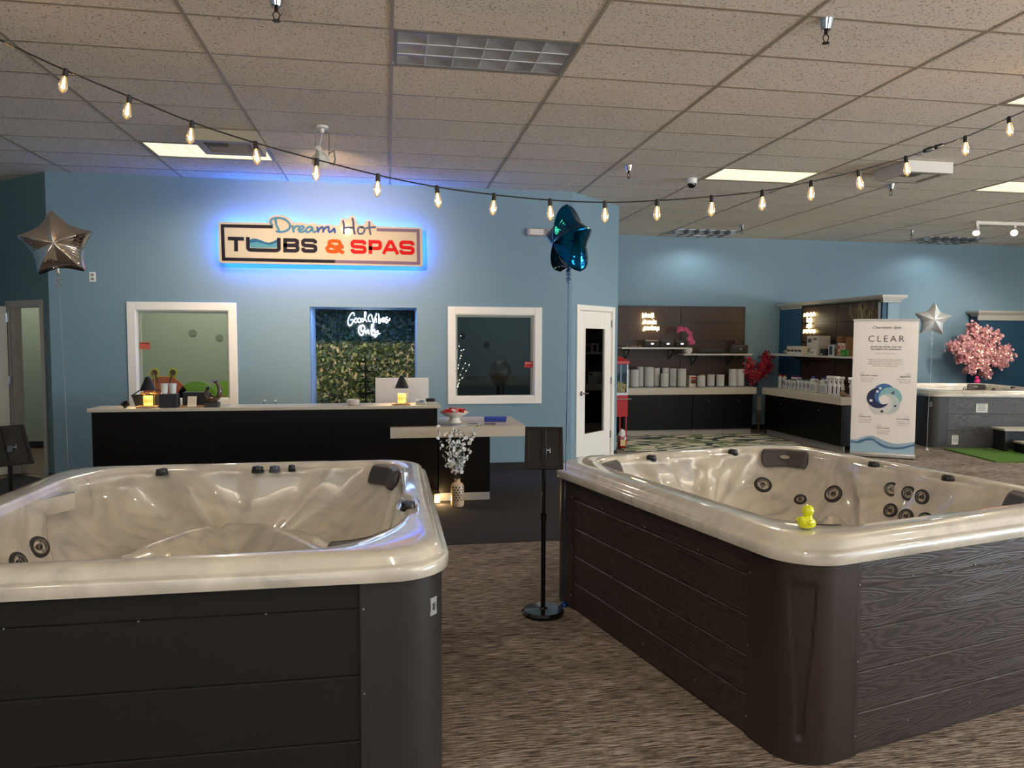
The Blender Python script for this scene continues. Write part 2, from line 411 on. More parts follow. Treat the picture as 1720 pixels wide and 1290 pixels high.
struct(wall_holes(MB(), XL, XR, 0, CZ, YF-.12, [(a-1.4, a+1.4, .4, 2.9) for a, _ in WINX]).build('wall_front', M_WALL, smooth=0))
# office walls seen through the two windows and the left door
mb = MB()
mb.box(-3.86, 12.0, 0, -1.03, 12.1, CZ).box(-3.95, WY+.13, 0, -3.86, 12.1, CZ).box(-1.12, 9.5, 0, -1.04, 12, CZ)
struct(mb.build('wall_office', M_SAGE, smooth=0))
mb = MB(); mb.box(.44, 12.0, 0, 3.19, 12.1, CZ).box(.44, 9.5, 0, .5, 12, CZ)
struct(mb.build('wall_store', mat('slate_wall_paint', (96, 116, 120), .7), smooth=0))
mb = MB(); mb.box(-6.6, 12.3, 0, -3.95, 12.4, CZ)
struct(mb.build('wall_hall', M_SAGE, smooth=0))
struct(MB().box(-6.4, 12.285, 0, -3.95, 12.3, .11).build('baseboard_hall', M_BASE, smooth=0))
area('office_ceiling_light', (-2.5, 10.9, 3.5), (0, 0, -1), 1.1, .5, 28, (1, .93, .78))
area('office_ceiling_light', (1.4, 11.2, 3.5), (0, 0, -1), .8, .4, 3.0, (.9, .95, 1))
area('office_ceiling_light', (-5.2, 11.4, 3.5), (0, 0, -1), .8, .4, 16, (1, .95, .85))
# baseboards
mb = MB().box(-3.9, WY-.012, 0, -.955, WY, .1).box(.359, WY-.012, 0, 2.376, WY, .1)
struct(mb.build('baseboard_back', M_BASE, smooth=0))
mb = MB((2.376, 9.36, 0), AR).box(0, -.012, 0, .11, 0, .1).box(1.14, -.012, 0, LR, 0, .1); struct(mb.build('baseboard_right', M_BASE, smooth=0))
mb = MB(); mb.M = mbl.M.copy(); mb.box(0, -.012, 0, .12, 0, .1).box(1.02, -.012, 0, 2.9, 0, .1); struct(mb.build('baseboard_left', M_BASE, smooth=0))
struct(MB().box(3.28, YB-.012, 0, XR, YB, .1).build('baseboard_far', M_BASE, smooth=0))

# interior windows (frame + pane)
for n, (w, m2, tint) in enumerate(((W1, M_WHITE, M_GLASS), (W2, M_WHITE, M_GLASS)), 1):
    a, b, c, d = w; fw = .085; mb = MB()
    y0, y1 = WY-.018, WY
    mb.box(a-fw, y0, c-fw, a+.01, y1, d+fw, .004).box(b-.01, y0, c-fw, b+fw, y1, d+fw, .004).box(a+.01, y0, d-.01, b-.01, y1, d+fw, .004).box(a+.01, y0, c-fw, b-.01, y1, c+.01, .004)
    # reveal and stop bead
    mb.box(a, WY, c, a+.02, WY+.125, d).box(b-.02, WY, c, b, WY+.125, d).box(a+.02, WY, d-.02, b-.02, WY+.125, d).box(a+.02, WY, c, b-.02, WY+.125, c+.02)
    mb.box(a+.02, WY+.075, c+.02, a+.045, WY+.1, d-.02).box(b-.045, WY+.075, c+.02, b-.02, WY+.1, d-.02).box(a+.045, WY+.075, d-.045, b-.045, WY+.1, d-.02)
    fr = struct(mb.build(f'window_{n}', M_WHITE))
    MB().box(a+.02, WY+.06, c+.02, b-.02, WY+.064, d-.02).build('window_pane', tint, fr, smooth=0)
# right door
mb = MB((2.376, 9.36, 0), AR)
a, b, c, d = DR; fw = .055
mb.box(a-fw, -.02, 0, a+.012, .0, d+fw, .003).box(b-.012, -.02, 0, b+fw, .0, d+fw, .003).box(a+.012, -.02, d-.012, b-.012, .0, d+fw, .003)
mb.box(a, 0, 0, a+.02, .12, d).box(b-.02, 0, 0, b, .12, d).box(a+.02, 0, d-.02, b-.02, .12, d)
drt = struct(mb.build('door_1', M_WHITE))
mb = MB((2.376, 9.36, 0), AR); x0, x1 = a+.023, b-.023; g0, g1, gz0, gz1 = .335, .90, .40, 1.875
mb.box(x0, .005, .01, g0, .045, d-.023, .002).box(g1, .005, .01, x1, .045, d-.023, .002).box(g0, .005, .01, g1, .045, gz0, .002).box(g0, .005, gz1, g1, .045, d-.023, .002)
mb.box(g0, .0, gz0, g0+.018, .03, gz1).box(g1-.018, .0, gz0, g1, .03, gz1).box(g0+.018, .0, gz0, g1-.018, .03, gz0+.018).box(g0+.018, .0, gz1-.018, g1-.018, .03, gz1)
mb.build('door_leaf', M_WHITE, drt)
MB((2.376, 9.36, 0), AR).box(g0+.018, .02, gz0+.018, g1-.018, .024, gz1-.018).build('door_pane', M_DARKGLASS, drt, smooth=0)
mb = MB((2.376, 9.36, 0), AR); mb.cyl((.245, .004, .98), .032, -.014, 20, axis=(0, 1, 0)).cyl((.245, -.01, .98), .011, -.03, 12, axis=(0, 1, 0)).tube([(.245, -.045, .98), (.27, -.047, .981), (.36, -.047, .975)], .0095, 10)
mb.build('door_handle', M_CHROME, drt)
mb = MB((2.376, 9.36, 0), AR)
for z in (.35, 1.12, 1.93): mb.box(b-.028, -.004, z-.05, b-.012, .006, z+.05).cyl((b-.018, -.008, z-.05), .007, .1, 10)
mb.build('door_hinge', M_STEEL, drt)
# left door frame + open leaf
mb = MB(); mb.M = mbl.M.copy(); a, b, c, d = DL
mb.box(a-.055, -.02, 0, a+.012, 0, d+.055, .003).box(b-.012, -.02, 0, b+.055, 0, d+.055, .003).box(a+.012, -.02, d-.012, b-.012, 0, d+.055, .003)
mb.box(a, 0, 0, a+.03, .12, d).box(b-.03, 0, 0, b, .12, d).box(a+.03, 0, d-.03, b-.03, .12, d).box(b-.05, .05, 0, b-.03, .07, d-.03)
dlt = struct(mb.build('door_2', M_TRIMG))
mb = MB(); mb.M = mbl.M @ Matrix.Translation((b-.0, -.03, 0)) @ Matrix.Rotation(radians(-92), 4, 'Z'); mb.box(.0, .005, .01, .86, .05, d-.01, .002)
mb.build('door_leaf', M_WHITE, dlt)
mb = MB(); mb.M = mbl.M.copy()
for z in (.35, 1.17, 1.95): mb.box(b-.035, -.028, z-.055, b+.05, -.021, z+.055).cyl((b+.01, -.033, z-.055), .008, .11, 10)
mb.build('door_hinge', M_CHROME, dlt)
# wood floor of the hall behind the left door
struct(MB().prismz([(-6.4, 10.3), (-4.3, 9.9), (-3.97, 9.6), (-3.97, 12.28), (-6.4, 12.28)], 0, .005).build('floor_hall', mat('brown_wood_floor', (92, 74, 58), .45, noise=(2, .4), stretch=(2, 20, 1)), smooth=0))
# ------------------------------------------------------------------ hot tubs
def sst(a, b, x):
    t = max(0, min(1, (x-a)/(b-a))); return t*t*(3-2*t)
RIMZ = .92
SCREW = {}
def hot_tub(name, label, loc, rz, W, D, plank, cornerm, seams, jets, pillows, pucks, mounds=(), ridges=(), recess=True, inset=.15, insets=None, footwell=None, shell_res=(26, 18), seatz=.46, badge=None, panelgap=.3, inner_r=(0, 0, 0, 0)):
    root = thing(name, label, 'hot tub', loc, rz)
    nS, nC = shell_res
    def outline(k, d, r):
        if not isinstance(r, tuple): r = (r,)*4
        per = nS+nC; c = k//per; j = k % per
        r = [max(.02, min(q, W/2-d-.02, D/2-d-.02)) for q in r]
        # corner c centre then side to next corner ; corners: 0=(-,-) 1=(+,-) 2=(+,+) 3=(-,+)
        sx = (-1, 1, 1, -1)[c]; sy = (-1, -1, 1, 1)[c]
        def cen(q): return Vector((W/2+(-1, 1, 1, -1)[q]*(W/2-d-r[q]), D/2+(-1, -1, 1, 1)[q]*(D/2-d-r[q])))
        a0 = (pi, -pi/2, 0, pi/2)[c]
        if j < nC:
            a = a0+(pi/2)*j/nC; return cen(c)+Vector((cos(a), sin(a)))*r[c]
        a = a0+pi/2; p = cen(c)+Vector((cos(a), sin(a)))*r[c]; q = cen((c+1) % 4)+Vector((cos(a), sin(a)))*r[(c+1) % 4]
        return p.lerp(q, (j-nC)/nS)
    K = 4*(nS+nC)
    ref = [outline(k, .14, .3) for k in range(K)]
    per = nS+nC
    def side_inset(p):
        l, r_, b, t = insets or (inset,)*4
        # weights by which side is nearest
        ds = (p.x, W-p.x, p.y, D-p.y); ws = [1/(max(.02, q)**3) for q in ds]; s_ = sum(ws)
        return (l*ws[0]+r_*ws[1]+b*ws[2]+t*ws[3])/s_
    base = [side_inset(p) for p in ref]
    shelf = [max([0]+[.075*sst(.2, .1, (p-Vector((q[0], q[1]))).length) for q in pucks]) for p in ref]
    alc = [max([0]+[q[3]*sst(.34, .2, (p-Vector((q[0], q[1]))).length) for q in pillows]) for p in ref]
    rdg = [sum(q[2]*math.exp(-((p-Vector((q[0], q[1]))).length/q[3])**2) for q in ridges) for p in ref]
    verts = []; faces = []
    def ring(fn):
        n = len(verts)
        for k in range(K):
            p, z = fn(k); verts.append((p.x, p.y, z))
        if n:
            for k in range(K):
                l = (k+1) % K; faces.append((n-K+k, n-K+l, n+l, n+k))
    for d, r, z in ((.035, .19, .79), (.034, .19, .812), (.0, .22, .818), (-.002, .22, .83), (-.002, .22, .862), (.004, .22, .870), (.014, .22, .872), (.02, .22, .878), (.028, .22, .900), (.04, .225, .912), (.06, .23, .919), (.085, .24, RIMZ)):
        ring(lambda k: (outline(k, d, r), z))
    IR = lambda r, w=1.0: tuple(r+w*q for q in inner_r)
    d1 = [max(.1, base[k]-alc[k]-shelf[k]*.5) for k in range(K)]
    d2 = [base[k]+shelf[k]*.5 for k in range(K)]
    ring(lambda k: (outline(k, d1[k]-.022, IR(.27)), RIMZ+.001)); ring(lambda k: (outline(k, d1[k]-.008, IR(.28)), RIMZ-.004)); ring(lambda k: (outline(k, d1[k], IR(.28)), RIMZ-.016))
    zz = [RIMZ-.03 for k in range(K)]
    ring(lambda k: (outline(k, d1[k]+.004, IR(.28)), zz[k]))
    ring(lambda k: (outline(k, max(d1[k]+.008, d2[k]-.012), IR(.28)), zz[k]-.002))
    ring(lambda k: (outline(k, max(d1[k]+.012, d2[k]), IR(.29)), zz[k]-.012))
    nW = 18; zb = seatz+.05
    for i in range(1, nW+1):
        t = i/nW; z = zz[0]-.012+(zb-zz[0]+.012)*t
        def f(k):
            sc = .012*sin(5*2*pi*k/K*2)*sst(.2, .6, t)
            corner = 0
            d = max(d1[k]+.012, d2[k])+.02*t+.13*t**2.2+alc[k]*sst(0, .25, t)*.75+rdg[k]*sst(.0, .2, t)*sst(1.25, .8, t)+sc
            return outline(k, d, IR(.30+.26*t, 1-.8*t)), z
        ring(f)
    last = [Vector(verts[-K+k]) for k in range(K)]
    cu, cv, fa, fb = footwell or (W*.5, D*.5, W*.24, D*.24)
    def h(x, y, t):
        e = (abs((x-cu)/fa)**3+abs((y-cv)/fb)**3)**(1/3)
        z = seatz-(seatz-.12)*sst(1.28, .92, e)
        z += .018*sin(x*9)*sin(y*8)*sst(1.0, 1.3, e)
        for (pts, hh, wd) in mounds:
            P = Vector((x, y)); dm = 9
            for a, b in zip(pts[:-1], pts[1:]):
                a = Vector(a); b = Vector(b); u = max(0, min(1, (P-a).dot(b-a)/(b-a).length_squared)); dm = min(dm, (P-a-(b-a)*u).length)
            z = max(z, z+(hh-z)*math.exp(-(dm/wd)**2)) if hh > z else z
        return z
    ctr = Vector((W/2, D/2)); nR = 34
    for i in range(1, nR+1):
        t = i/nR*.985
        def f(k):
            p = last[k].xy.lerp(ctr, t); z = h(p.x, p.y, t); return p, z+(zb-z)*math.exp(-(t*16)**1.3)
        ring(f)
    n = len(verts); verts.append((ctr.x, ctr.y, h(ctr.x, ctr.y, 1)))
    for k in range(K): faces.append((n-K+k, n-K+(k+1) % K, n))
    mb = MB(); mb.add(verts, faces); mb.build('acrylic_shell', M_SHELL, root, smooth=60)
    bvh = BVHTree.FromPolygons([Vector(v) for v in verts], faces)
    # cabinet -------------------------------------------------------
    ci = .03; cg = panelgap; top = .815
    def side(a, b, nrm):      # a->b along the side at cabinet face ; nrm outward
        L = (b-a).length; ang = atan2((b-a).y, (b-a).x)
        m = MB((a.x, a.y, 0), ang); zs = [.012]+list(seams)+[top]
        for z0, z1 in zip(zs[:-1], zs[1:]): m.box(cg, .004, z0+.0025, L-cg, .03, z1-.0025, .003)
        m.box(cg, .012, .0, L-cg, .04, top)
        o = m.build('side_panel', plank, root)
        def screw(x, y, z, par):
            if 'm' not in SCREW: SCREW['m'] = MB().ball((0, 0, 0), .0042, 8).build('screw', M_STEEL, par).data; q = [c for c in par.children if c.name.startswith('screw')][0]
            else: q = bpy.data.objects.new('screw', SCREW['m']); col.objects.link(q); q.parent = par
            w_ = Matrix.Translation((a.x, a.y, 0)) @ Matrix.Rotation(ang, 4, 'Z') @ Vector((x, y, z)); q.location = w_
        for z in (top-.1, .09):
            for x in (cg+(L-2*cg)*.22, cg+(L-2*cg)*.5, cg+(L-2*cg)*.78): screw(x, .003, z, o)
        # trim strips at both ends
        for x in (cg-.022, L-cg-.006):
            MB((a.x, a.y, 0), ang).box(x, -.004, .004, x+.028, .03, top, .003).build('corner_trim', cornerm, o)
            for z in (.09, .4, top-.1): screw(x+.014, -.005, z, o)
    P = [Vector((ci, ci)), Vector((W-ci, ci)), Vector((W-ci, D-ci)), Vector((ci, D-ci))]
    for i in range(4): side(P[i], P[(i+1) % 4], None)
    R = .17
    for i in range(4):
        sx = (1, -1, -1, 1)[i]; sy = (1, 1, -1, -1)[i]; p = P[i]
        pts = []; nn = []
        flat = cg-.02-R
        a0 = (pi, -pi/2, 0, pi/2)[i]
        cc = Vector((p.x+sx*R, p.y+sy*R)); d0 = Vector((cos(a0), sin(a0))); dE = Vector((cos(a0+pi/2), sin(a0+pi/2)))
        arc = R*pi/2; tot = 2*flat+arc; NS = 64; NZ = 60 if recess and i == 0 else 1
        def pp(s_):
            if s_ < flat: return cc+d0*R-dE*(flat-s_)*1.0, d0
            if s_ < flat+arc:
                a = a0+(s_-flat)/R; n_ = Vector((cos(a), sin(a))); return cc+n_*R, n_
            return cc+dE*R-d0*(s_-flat-arc), dE
        vs = []; fs = []
        for zi in range(NZ+1):
            z = .004+(top-.004)*zi/NZ
            for si in range(NS+1):
                s_ = tot*si/NS; q, n_ = pp(s_); off = 0
                if NZ > 1:
                    w = .013+.036*sst(.1, .74, z) if .1 < z < .735 else 0
                    c_ = abs(s_-tot*.5)
                    off = -.011*sst(w+.006, w-.002, c_)*sst(.1, .112, z)*sst(.74, .728, z) if w else 0
                q = q+n_*(off+.004); vs.append((q.x, q.y, z))
        for zi in range(NZ):
            for si in range(NS): a = zi*(NS+1)+si; fs.append((a, a+1, a+NS+2, a+NS+1))
        m = MB(); m.add(vs, fs)
        vs2 = []
        for si in range(NS+1):
            q, n_ = pp(tot*si/NS); q = q-n_*.02; vs2.append((q.x, q.y, .004)); vs2.append((q.x, q.y, top))
        n0 = len(m.v); m.v += [Vector(v) for v in vs2]
        for si in range(NS): m.f.append((n0+2*si+2, n0+2*si, n0+2*si+1, n0+2*si+3)); m.mi.append(0); m.f.append((si+1, si, n0+2*si, n0+2*si+2)); m.mi.append(0)
        cp = m.build('corner_panel', cornerm, root, smooth=50)
        if badge is not None and badge[0] == i:
            q, n_ = pp(tot*badge[1]); m = MB(); q = q+n_*.004
            m.M = Matrix.Translation((q.x, q.y, badge[2])) @ Matrix.Rotation(atan2(n_.y, n_.x)+pi/2, 4, 'Z')
            m.prism([(-.019, -.033), (.019, -.033), (.016, 0), (.019, .033), (-.019, .033), (-.016, 0)], -.004, .004)
            m.mat(1).prism([(-.008, -.012), (.008, -.012), (.006, .0), (.008, .012), (-.008, .012), (-.006, 0)], -.006, -.003)
            m.mat(2).box(-.0035, -.0075, -.014, .0035, -.005, .014)
            m.build('badge', [mat('badge_silver', (190, 190, 192), .3, .35), M_BLACK, mat('badge_grey', (110, 112, 118), .3)], cp, label='silver badge')
    MB().box(ci+.05, ci+.05, 0, W-ci-.05, D-ci-.05, .02).build('base_pan', M_BLACK, root)
    # fittings ------------------------------------------------------
    for (x, y, z, r) in jets:
        o = Vector((W/2, D/2, z)); 
        if len([1]) and z < .5: o = Vector((x, y, 2)); dr = Vector((0, 0, -1))
        else: dr = Vector((x-W/2, y-D/2, 0)).normalized()
        hit, nrm, idx, dist = bvh.ray_cast(o, dr)
        if hit is None: continue
        if nrm.dot(dr) > 0: nrm = -nrm
        m = MB(); m.lathe([(r*1.0, -.03), (r, .006), (r*.93, .011), (r*.66, .008), (r*.62, .003), (r*.6, -.012), (0, -.012)], 28, hit, nrm)
        m.mat(1).lathe([(r*.68, .004), (r*.68, .012), (r*.6, .013), (r*.56, .004)], 28, hit, nrm, cap=False)
        j = m.build('jet', [M_RUBBERD, M_JET], root)
        m = MB(); m.lathe([(r*.3, -.012), (r*.28, .010), (r*.15, .012), (r*.13, .004), (0, .004)], 18, hit+nrm*0, (nrm+Vector((.12, .05, -.15))).normalized())
        for q in range(3):
            a = 2*pi*q/3; t1 = nrm.orthogonal().normalized(); t2 = nrm.cross(t1); v1 = t1*cos(a)+t2*sin(a)
            m.tube([hit+nrm*.004+v1*r*.28, hit+nrm*.006+v1*r*.58], .0022, 6)
        m.build('nozzle', M_NOZ, j)
    for (x, y, ang, al, kind) in pillows:     # head pillow in a rim alcove, ang = outward direction
        n_ = Vector((cos(ang), sin(ang), 0)); t_ = Vector((-sin(ang), cos(ang), 0))
        hit, nrm, idx, dist = bvh.ray_cast(Vector((W/2, D/2, .84)), (Vector((x, y, .84))-Vector((W/2, D/2, .84))).normalized())
        c = hit if hit is not None else Vector((x, y, .84))
        vs = []; fs = []; NU, NV = 24, 12; hw = .165; hh = .062
        for side_ in (0, 1):
            for a in range(NU+1):
                for b in range(NV+1):
                    u = -1+2*a/NU; v = -1+2*b/NV
                    ed = (1-abs(u)**6)*(1-abs(v)**6); ed = max(0, ed)**.35
                    bow = .045*(u*u)        # ends curve towards the bather
                    dep = -(.034+.022*(1-v)/2*(1))*ed-bow+.014*math.exp(-(u/.3)**2)*ed if side_ == 0 else .02*ed-bow
                    sq = 1-.12*abs(v)**3; xx = u*hw*sq*(1-.06*(1-v)/2); zz_ = v*hh
                    q = c+t_*xx+n_*(dep+.004+(v)*.016)+Vector((0, 0, zz_+.01)); vs.append(tuple(q))
        S = (NU+1)*(NV+1)
        for s_ in (0, 1):
            for a in range(NU):
                for b in range(NV):
                    i0 = s_*S+a*(NV+1)+b; q = (i0, i0+NV+1, i0+NV+2, i0+1); fs.append(q if s_ == 0 else q[::-1])
        bd = [a*(NV+1) for a in range(NU+1)]+[NU*(NV+1)+b for b in range(1, NV+1)]+[a*(NV+1)+NV for a in range(NU-1, -1, -1)]+[b for b in range(NV-1, 0, -1)]
        for i0, i1 in zip(bd, bd[1:]+bd[:1]): fs.append((i0, S+i0, S+i1, i1))
        m = MB(); m.add(vs, fs); pil = m.build('head_pillow', M_RUBBER, root, smooth=60)
        if kind:
            m = MB(); q = c-n_*.040+Vector((0, 0, .024)); 
            mm = Matrix.Translation(q) @ Matrix.Rotation(ang-pi/2, 4, 'Z')
            m.M = mm; m.prism([(.034*cos(2*pi*k/24), .013*sin(2*pi*k/24)) for k in range(24)], -.004, .012)
            m.build('oval_emblem', M_CHROME, pil)
    for pk in pucks:
        x, y = pk[:2]; r = pk[2] if len(pk) > 2 else .033
        hit, nrm, idx, dist = bvh.ray_cast(Vector((x, y, 1.2)), Vector((0, 0, -1)))
        z = hit.z if hit else RIMZ
        if z < RIMZ-.06: z = RIMZ-.032
        m = MB(); n = 24; prof = [(r*1.1, -.012), (r*1.1, .004), (r, .006), (r*.98, .022), (r*.9, .026), (r*.55, .024), (0, .024)]
        m.lathe(prof, n, (x, y, z)); m.box(x-.004, y-r*.9, z+.02, x+.004, y+r*.9, z+.029, .002)
        m.build('control_knob', mat('grey_knob', (70, 76, 86), .35) if len(pk) > 3 else M_BLACK, root)
    return root, bvh

# right tub : brown planks
RA = atan2(.232, .973)
right_tub, bvh_r = hot_tub('hot_tub', 'large brown plank-sided hot tub with a yellow duck on its rim', (1.55, 2.506, 0), RA, 2.04, 2.26,
    M_PLANKR, mat('brown_corner_plastic', (50, 39, 33), .38, bump=(300, .15, .001)), (.178, .349, .523, .70),
    jets=[(1.60, 2.0, .665, .062), (1.93, 1.62, .665, .064), (1.77, 1.80, .60, .042), (1.83, 1.135, .775, .045), (1.83, 1.02, .772, .045), (1.83, .905, .775, .045), (1.83, 1.095, .655, .045), (1.83, .965, .648, .045), (1.83, .84, .652, .045),
          (.30, 1.42, .40, .05), (.33, 1.2, .40, .05), (.35, 1.05, .40, .05)],
    pillows=[(.24, 2.0, radians(135), .0, 0), (1.80, 2.0, radians(45), .0, 1), (1.76, .28, radians(-45), .0, 0), (.28, .28, radians(-135), .0, 0)],
    pucks=[(.71, 2.085), (1.40, 2.085), (1.885, 1.31), (1.885, .80)],
    mounds=[([(1.2, 1.9), (1.25, 1.5)], .56, .12), ([(1.5, 1.3), (1.7, 1.42)], .6, .1)], ridges=[(1.85, 1.42, .07, .09), (1.2, 2.1, .06, .1), (1.85, .55, .07, .1)],
    insets=(.2, .17, .17, .17), footwell=(1.0, 1.05, .5, .55))
# left tub : charcoal planks
left_tub, bvh_l = hot_tub('hot_tub', 'large hot tub with smooth charcoal sides, its rim reflecting the blue sign', (-1.945, 2.625, 0), 0, 2.172, 2.20,
    M_PLANKL, mat('charcoal_corner_plastic', (48, 45, 42), .42), (.22, .465, .715),
    jets=[(.15, 1.22, .68, .055), (.15, 1.0, .66, .055), (2.0, 1.25, .72, .05), (2.0, .88, .70, .055),
          (.93, .22, .86, .042), (1.06, .22, .86, .042), (1.18, .22, .86, .042)],
    pillows=[(2.0, 1.96, radians(28), .02, 0), (1.84, .32, radians(-52), .0, 0)],
    pucks=[(.60, 2.015), (1.15, 2.02), (1.25, 2.02, .030, 1), (1.35, 2.035, .02), (2.03, .74)],
    mounds=[([(.60, 1.0), (.66, 1.22), (.74, 1.45), (.84, 1.66), (.96, 1.78), (1.08, 1.81), (1.20, 1.76), (1.33, 1.6), (1.45, 1.42), (1.55, 1.25), (1.64, 1.05), (1.7, .8)], .625, .12), ([(.78, 1.96), (.95, 2.04), (1.15, 2.02), (1.35, 1.85), (1.55, 1.6), (1.7, 1.3)], .57, .09), ([(.2, 1.85), (.5, 1.88)], .60, .13)],
    ridges=[(.56, 2.06, .06, .12), (.34, 2.0, -.035, .10), (2.0, 1.62, .06, .1), (2.0, .55, .05, .08), (.1, 1.45, .05, .12)],
    insets=(.19, .16, .12, .12), inner_r=(.05, .24, .0, .12), recess=False, badge=(1, .53, .69), footwell=(.95, .95, .42, .42))
MB().prismz([(.10, 1.10), (.32, 1.50), (.30, 1.54), (.10, 1.54)], .80, .884).build('moulded_tray', M_SHELL, left_tub)
# far tub beyond the banner
T3A = radians(-12)
far_tub, bvh_3 = hot_tub('hot_tub', 'farthest hot tub with grey plank sides, beside the steps and green turf', (8.50, 10.36, 0), T3A, 2.2, 2.25,
    M_PLANK3, mat('grey_corner_plastic', (62, 60, 60), .4), (.27, .54),
    jets=[(1.7, 2.0, .80, .06), (2.0, 1.7, .80, .06)], pillows=[(1.9, 2.0, radians(45), .0, 1)], pucks=[(.5, 2.07), (2.05, 1.2), (2.05, .8), (1.6, .12)],
    insets=(.16, .15, .15, .15), shell_res=(16, 10), recess=False, badge=(0, .5, .69))
fp = [c for c in far_tub.children if c.name.startswith('side_panel')][0]
mb = MB().box(.52+.24, .026, .57, .52+.42, .032, .71).mat(1)
for k in range(7): mb.box(.78, .0245, .69-.016*k, .92-.02*(k % 2), .0262, .697-.016*k)
mb.build('spec_sticker', [mat('paper_white', (228, 228, 224), .6), mat('print_grey', (120, 120, 124), .6)], far_tub, label='white printed sheet')
mb = MB().box(.40, .026, .05, .50, .032, .2).mat(1)
for k in range(5): mb.box(.41, .0245, .18-.022*k, .49, .0262, .188-.022*k)
mb.build('spec_sticker', [mat('paper_white', (228, 228, 224), .6), mat('print_grey', (120, 120, 124), .6)], far_tub, label='small white printed sheet')

def duck(label, loc, rz, c, s=1.0):
    m = MB(); vs = []; fs = []
    t = thing('rubber_duck', label, 'rubber duck', loc, rz)
    body = mat('yellow_vinyl', (222, 224, 24), .25, coat=.6) if c == 'y' else mat('pink_vinyl', (214, 40, 120), .3)
    NU, NV = 28, 14
    for j in range(NV+1):
        a = pi*j/NV
        for i in range(NU):
            b = 2*pi*i/NU; x = cos(b)*sin(a); y = sin(b)*sin(a); z = cos(a)
            zz = z*.024; 
            if z < -.5: zz = -.5*.024-(-z-.5)*.012
            up = .02*max(0, -x)**2*max(0, z+.6)
            vs.append((x*.040*s, y*.031*s, (zz+.019+up)*s))
    for j in range(NV):
        for i in range(NU): k = (i+1) % NU; fs.append((j*NU+k, j*NU+i, (j+1)*NU+i, (j+1)*NU+k))
    m.add(vs, fs); m.ball((.006*s, 0, .066*s), .0225*s, 20); m.cyl((.006*s, 0, .036*s), .017*s, .02*s, 16, .016*s)
    for q in (-1, 1): m.ball((-.006*s, q*.026*s, .028*s), .017*s, 12, 1.3, .45, .75)
    m.build('body', body, t, smooth=70)
    m = MB(); m.ball((.031*s, 0, .062*s), .010*s, 12, 1.1, 1.1, .38); m.build('beak', mat('orange_vinyl', (236, 150, 30), .3) if c == 'y' else body, t)
    m = MB(); 
    for q in (-1, 1): m.ball((.024*s, q*.010*s, .071*s), .003*s, 8)
    m.build('eye', M_BLACK, t); return t
_e = right_tub.matrix_basis
def on_tub(org, ang, u, v): return (org[0]+cos(ang)*u-sin(ang)*v, org[1]+sin(ang)*u+cos(ang)*v, RIMZ+.001)
dp = on_tub((1.55, 2.506), RA, .195, .185); duck('yellow rubber duck sitting on the near rim corner of the brown plank tub', dp, radians(25), 'y', 1.1)
dp = on_tub((8.50, 10.36), T3A, 2.0, 2.17); duck('pink rubber duck on the far rim of the grey plank tub', dp, radians(200), 'p', 1.5)
# ------------------------------------------------------------------ reception desk
desk = thing('reception_desk', 'long dark brown reception desk with pale stone ledge below the illuminated sign', 'desk', (0, 7.6, 0))
mb = MB(); xs = [-2.83, -1.72, -.60, .50]
for a, b in zip(xs[:-1], xs[1:]): mb.box(a+.002, 0, .08, b-.002, .02, .985, .001)
mb.box(-2.83, .02, .0, -2.79, .72, .985).box(.46, .02, .0, .50, .72, .985).box(-2.79, .02, .08, .46, .05, .98)
mb.build('front_panel', M_ESP, desk)
MB().box(-2.80, .05, 0, .47, .07, .08).build('toe_kick', M_GREYT, desk)
MB().box(-2.86, -.03, .985, .53, .33, 1.02, .004).build('ledge_top', M_QUARTZ, desk)
MB().box(-2.79, .05, .72, .46, .72, .75).build('work_surface', M_QUARTZ, desk)
table = thing('side_table', 'lower stone topped desk wing on the right with a fruit bowl on it', 'desk', (0, 7.5, 0))
MB().prismz([(.015, 0), (1.41, 0), (1.41, .95), (.512, .95), (.512, .095), (.015, .095)], .69, .80).build('table_top', M_QUARTZ, table)
MB().box(.512, .12, .085, 1.055, .82, .69, .001).build('pedestal_panel', M_ESP, table)
MB().box(.514, .115, 0, 1.053, .13, .085).box(1.04, .13, 0, 1.053, .8, .085).build('toe_kick', M_GREYT, table)

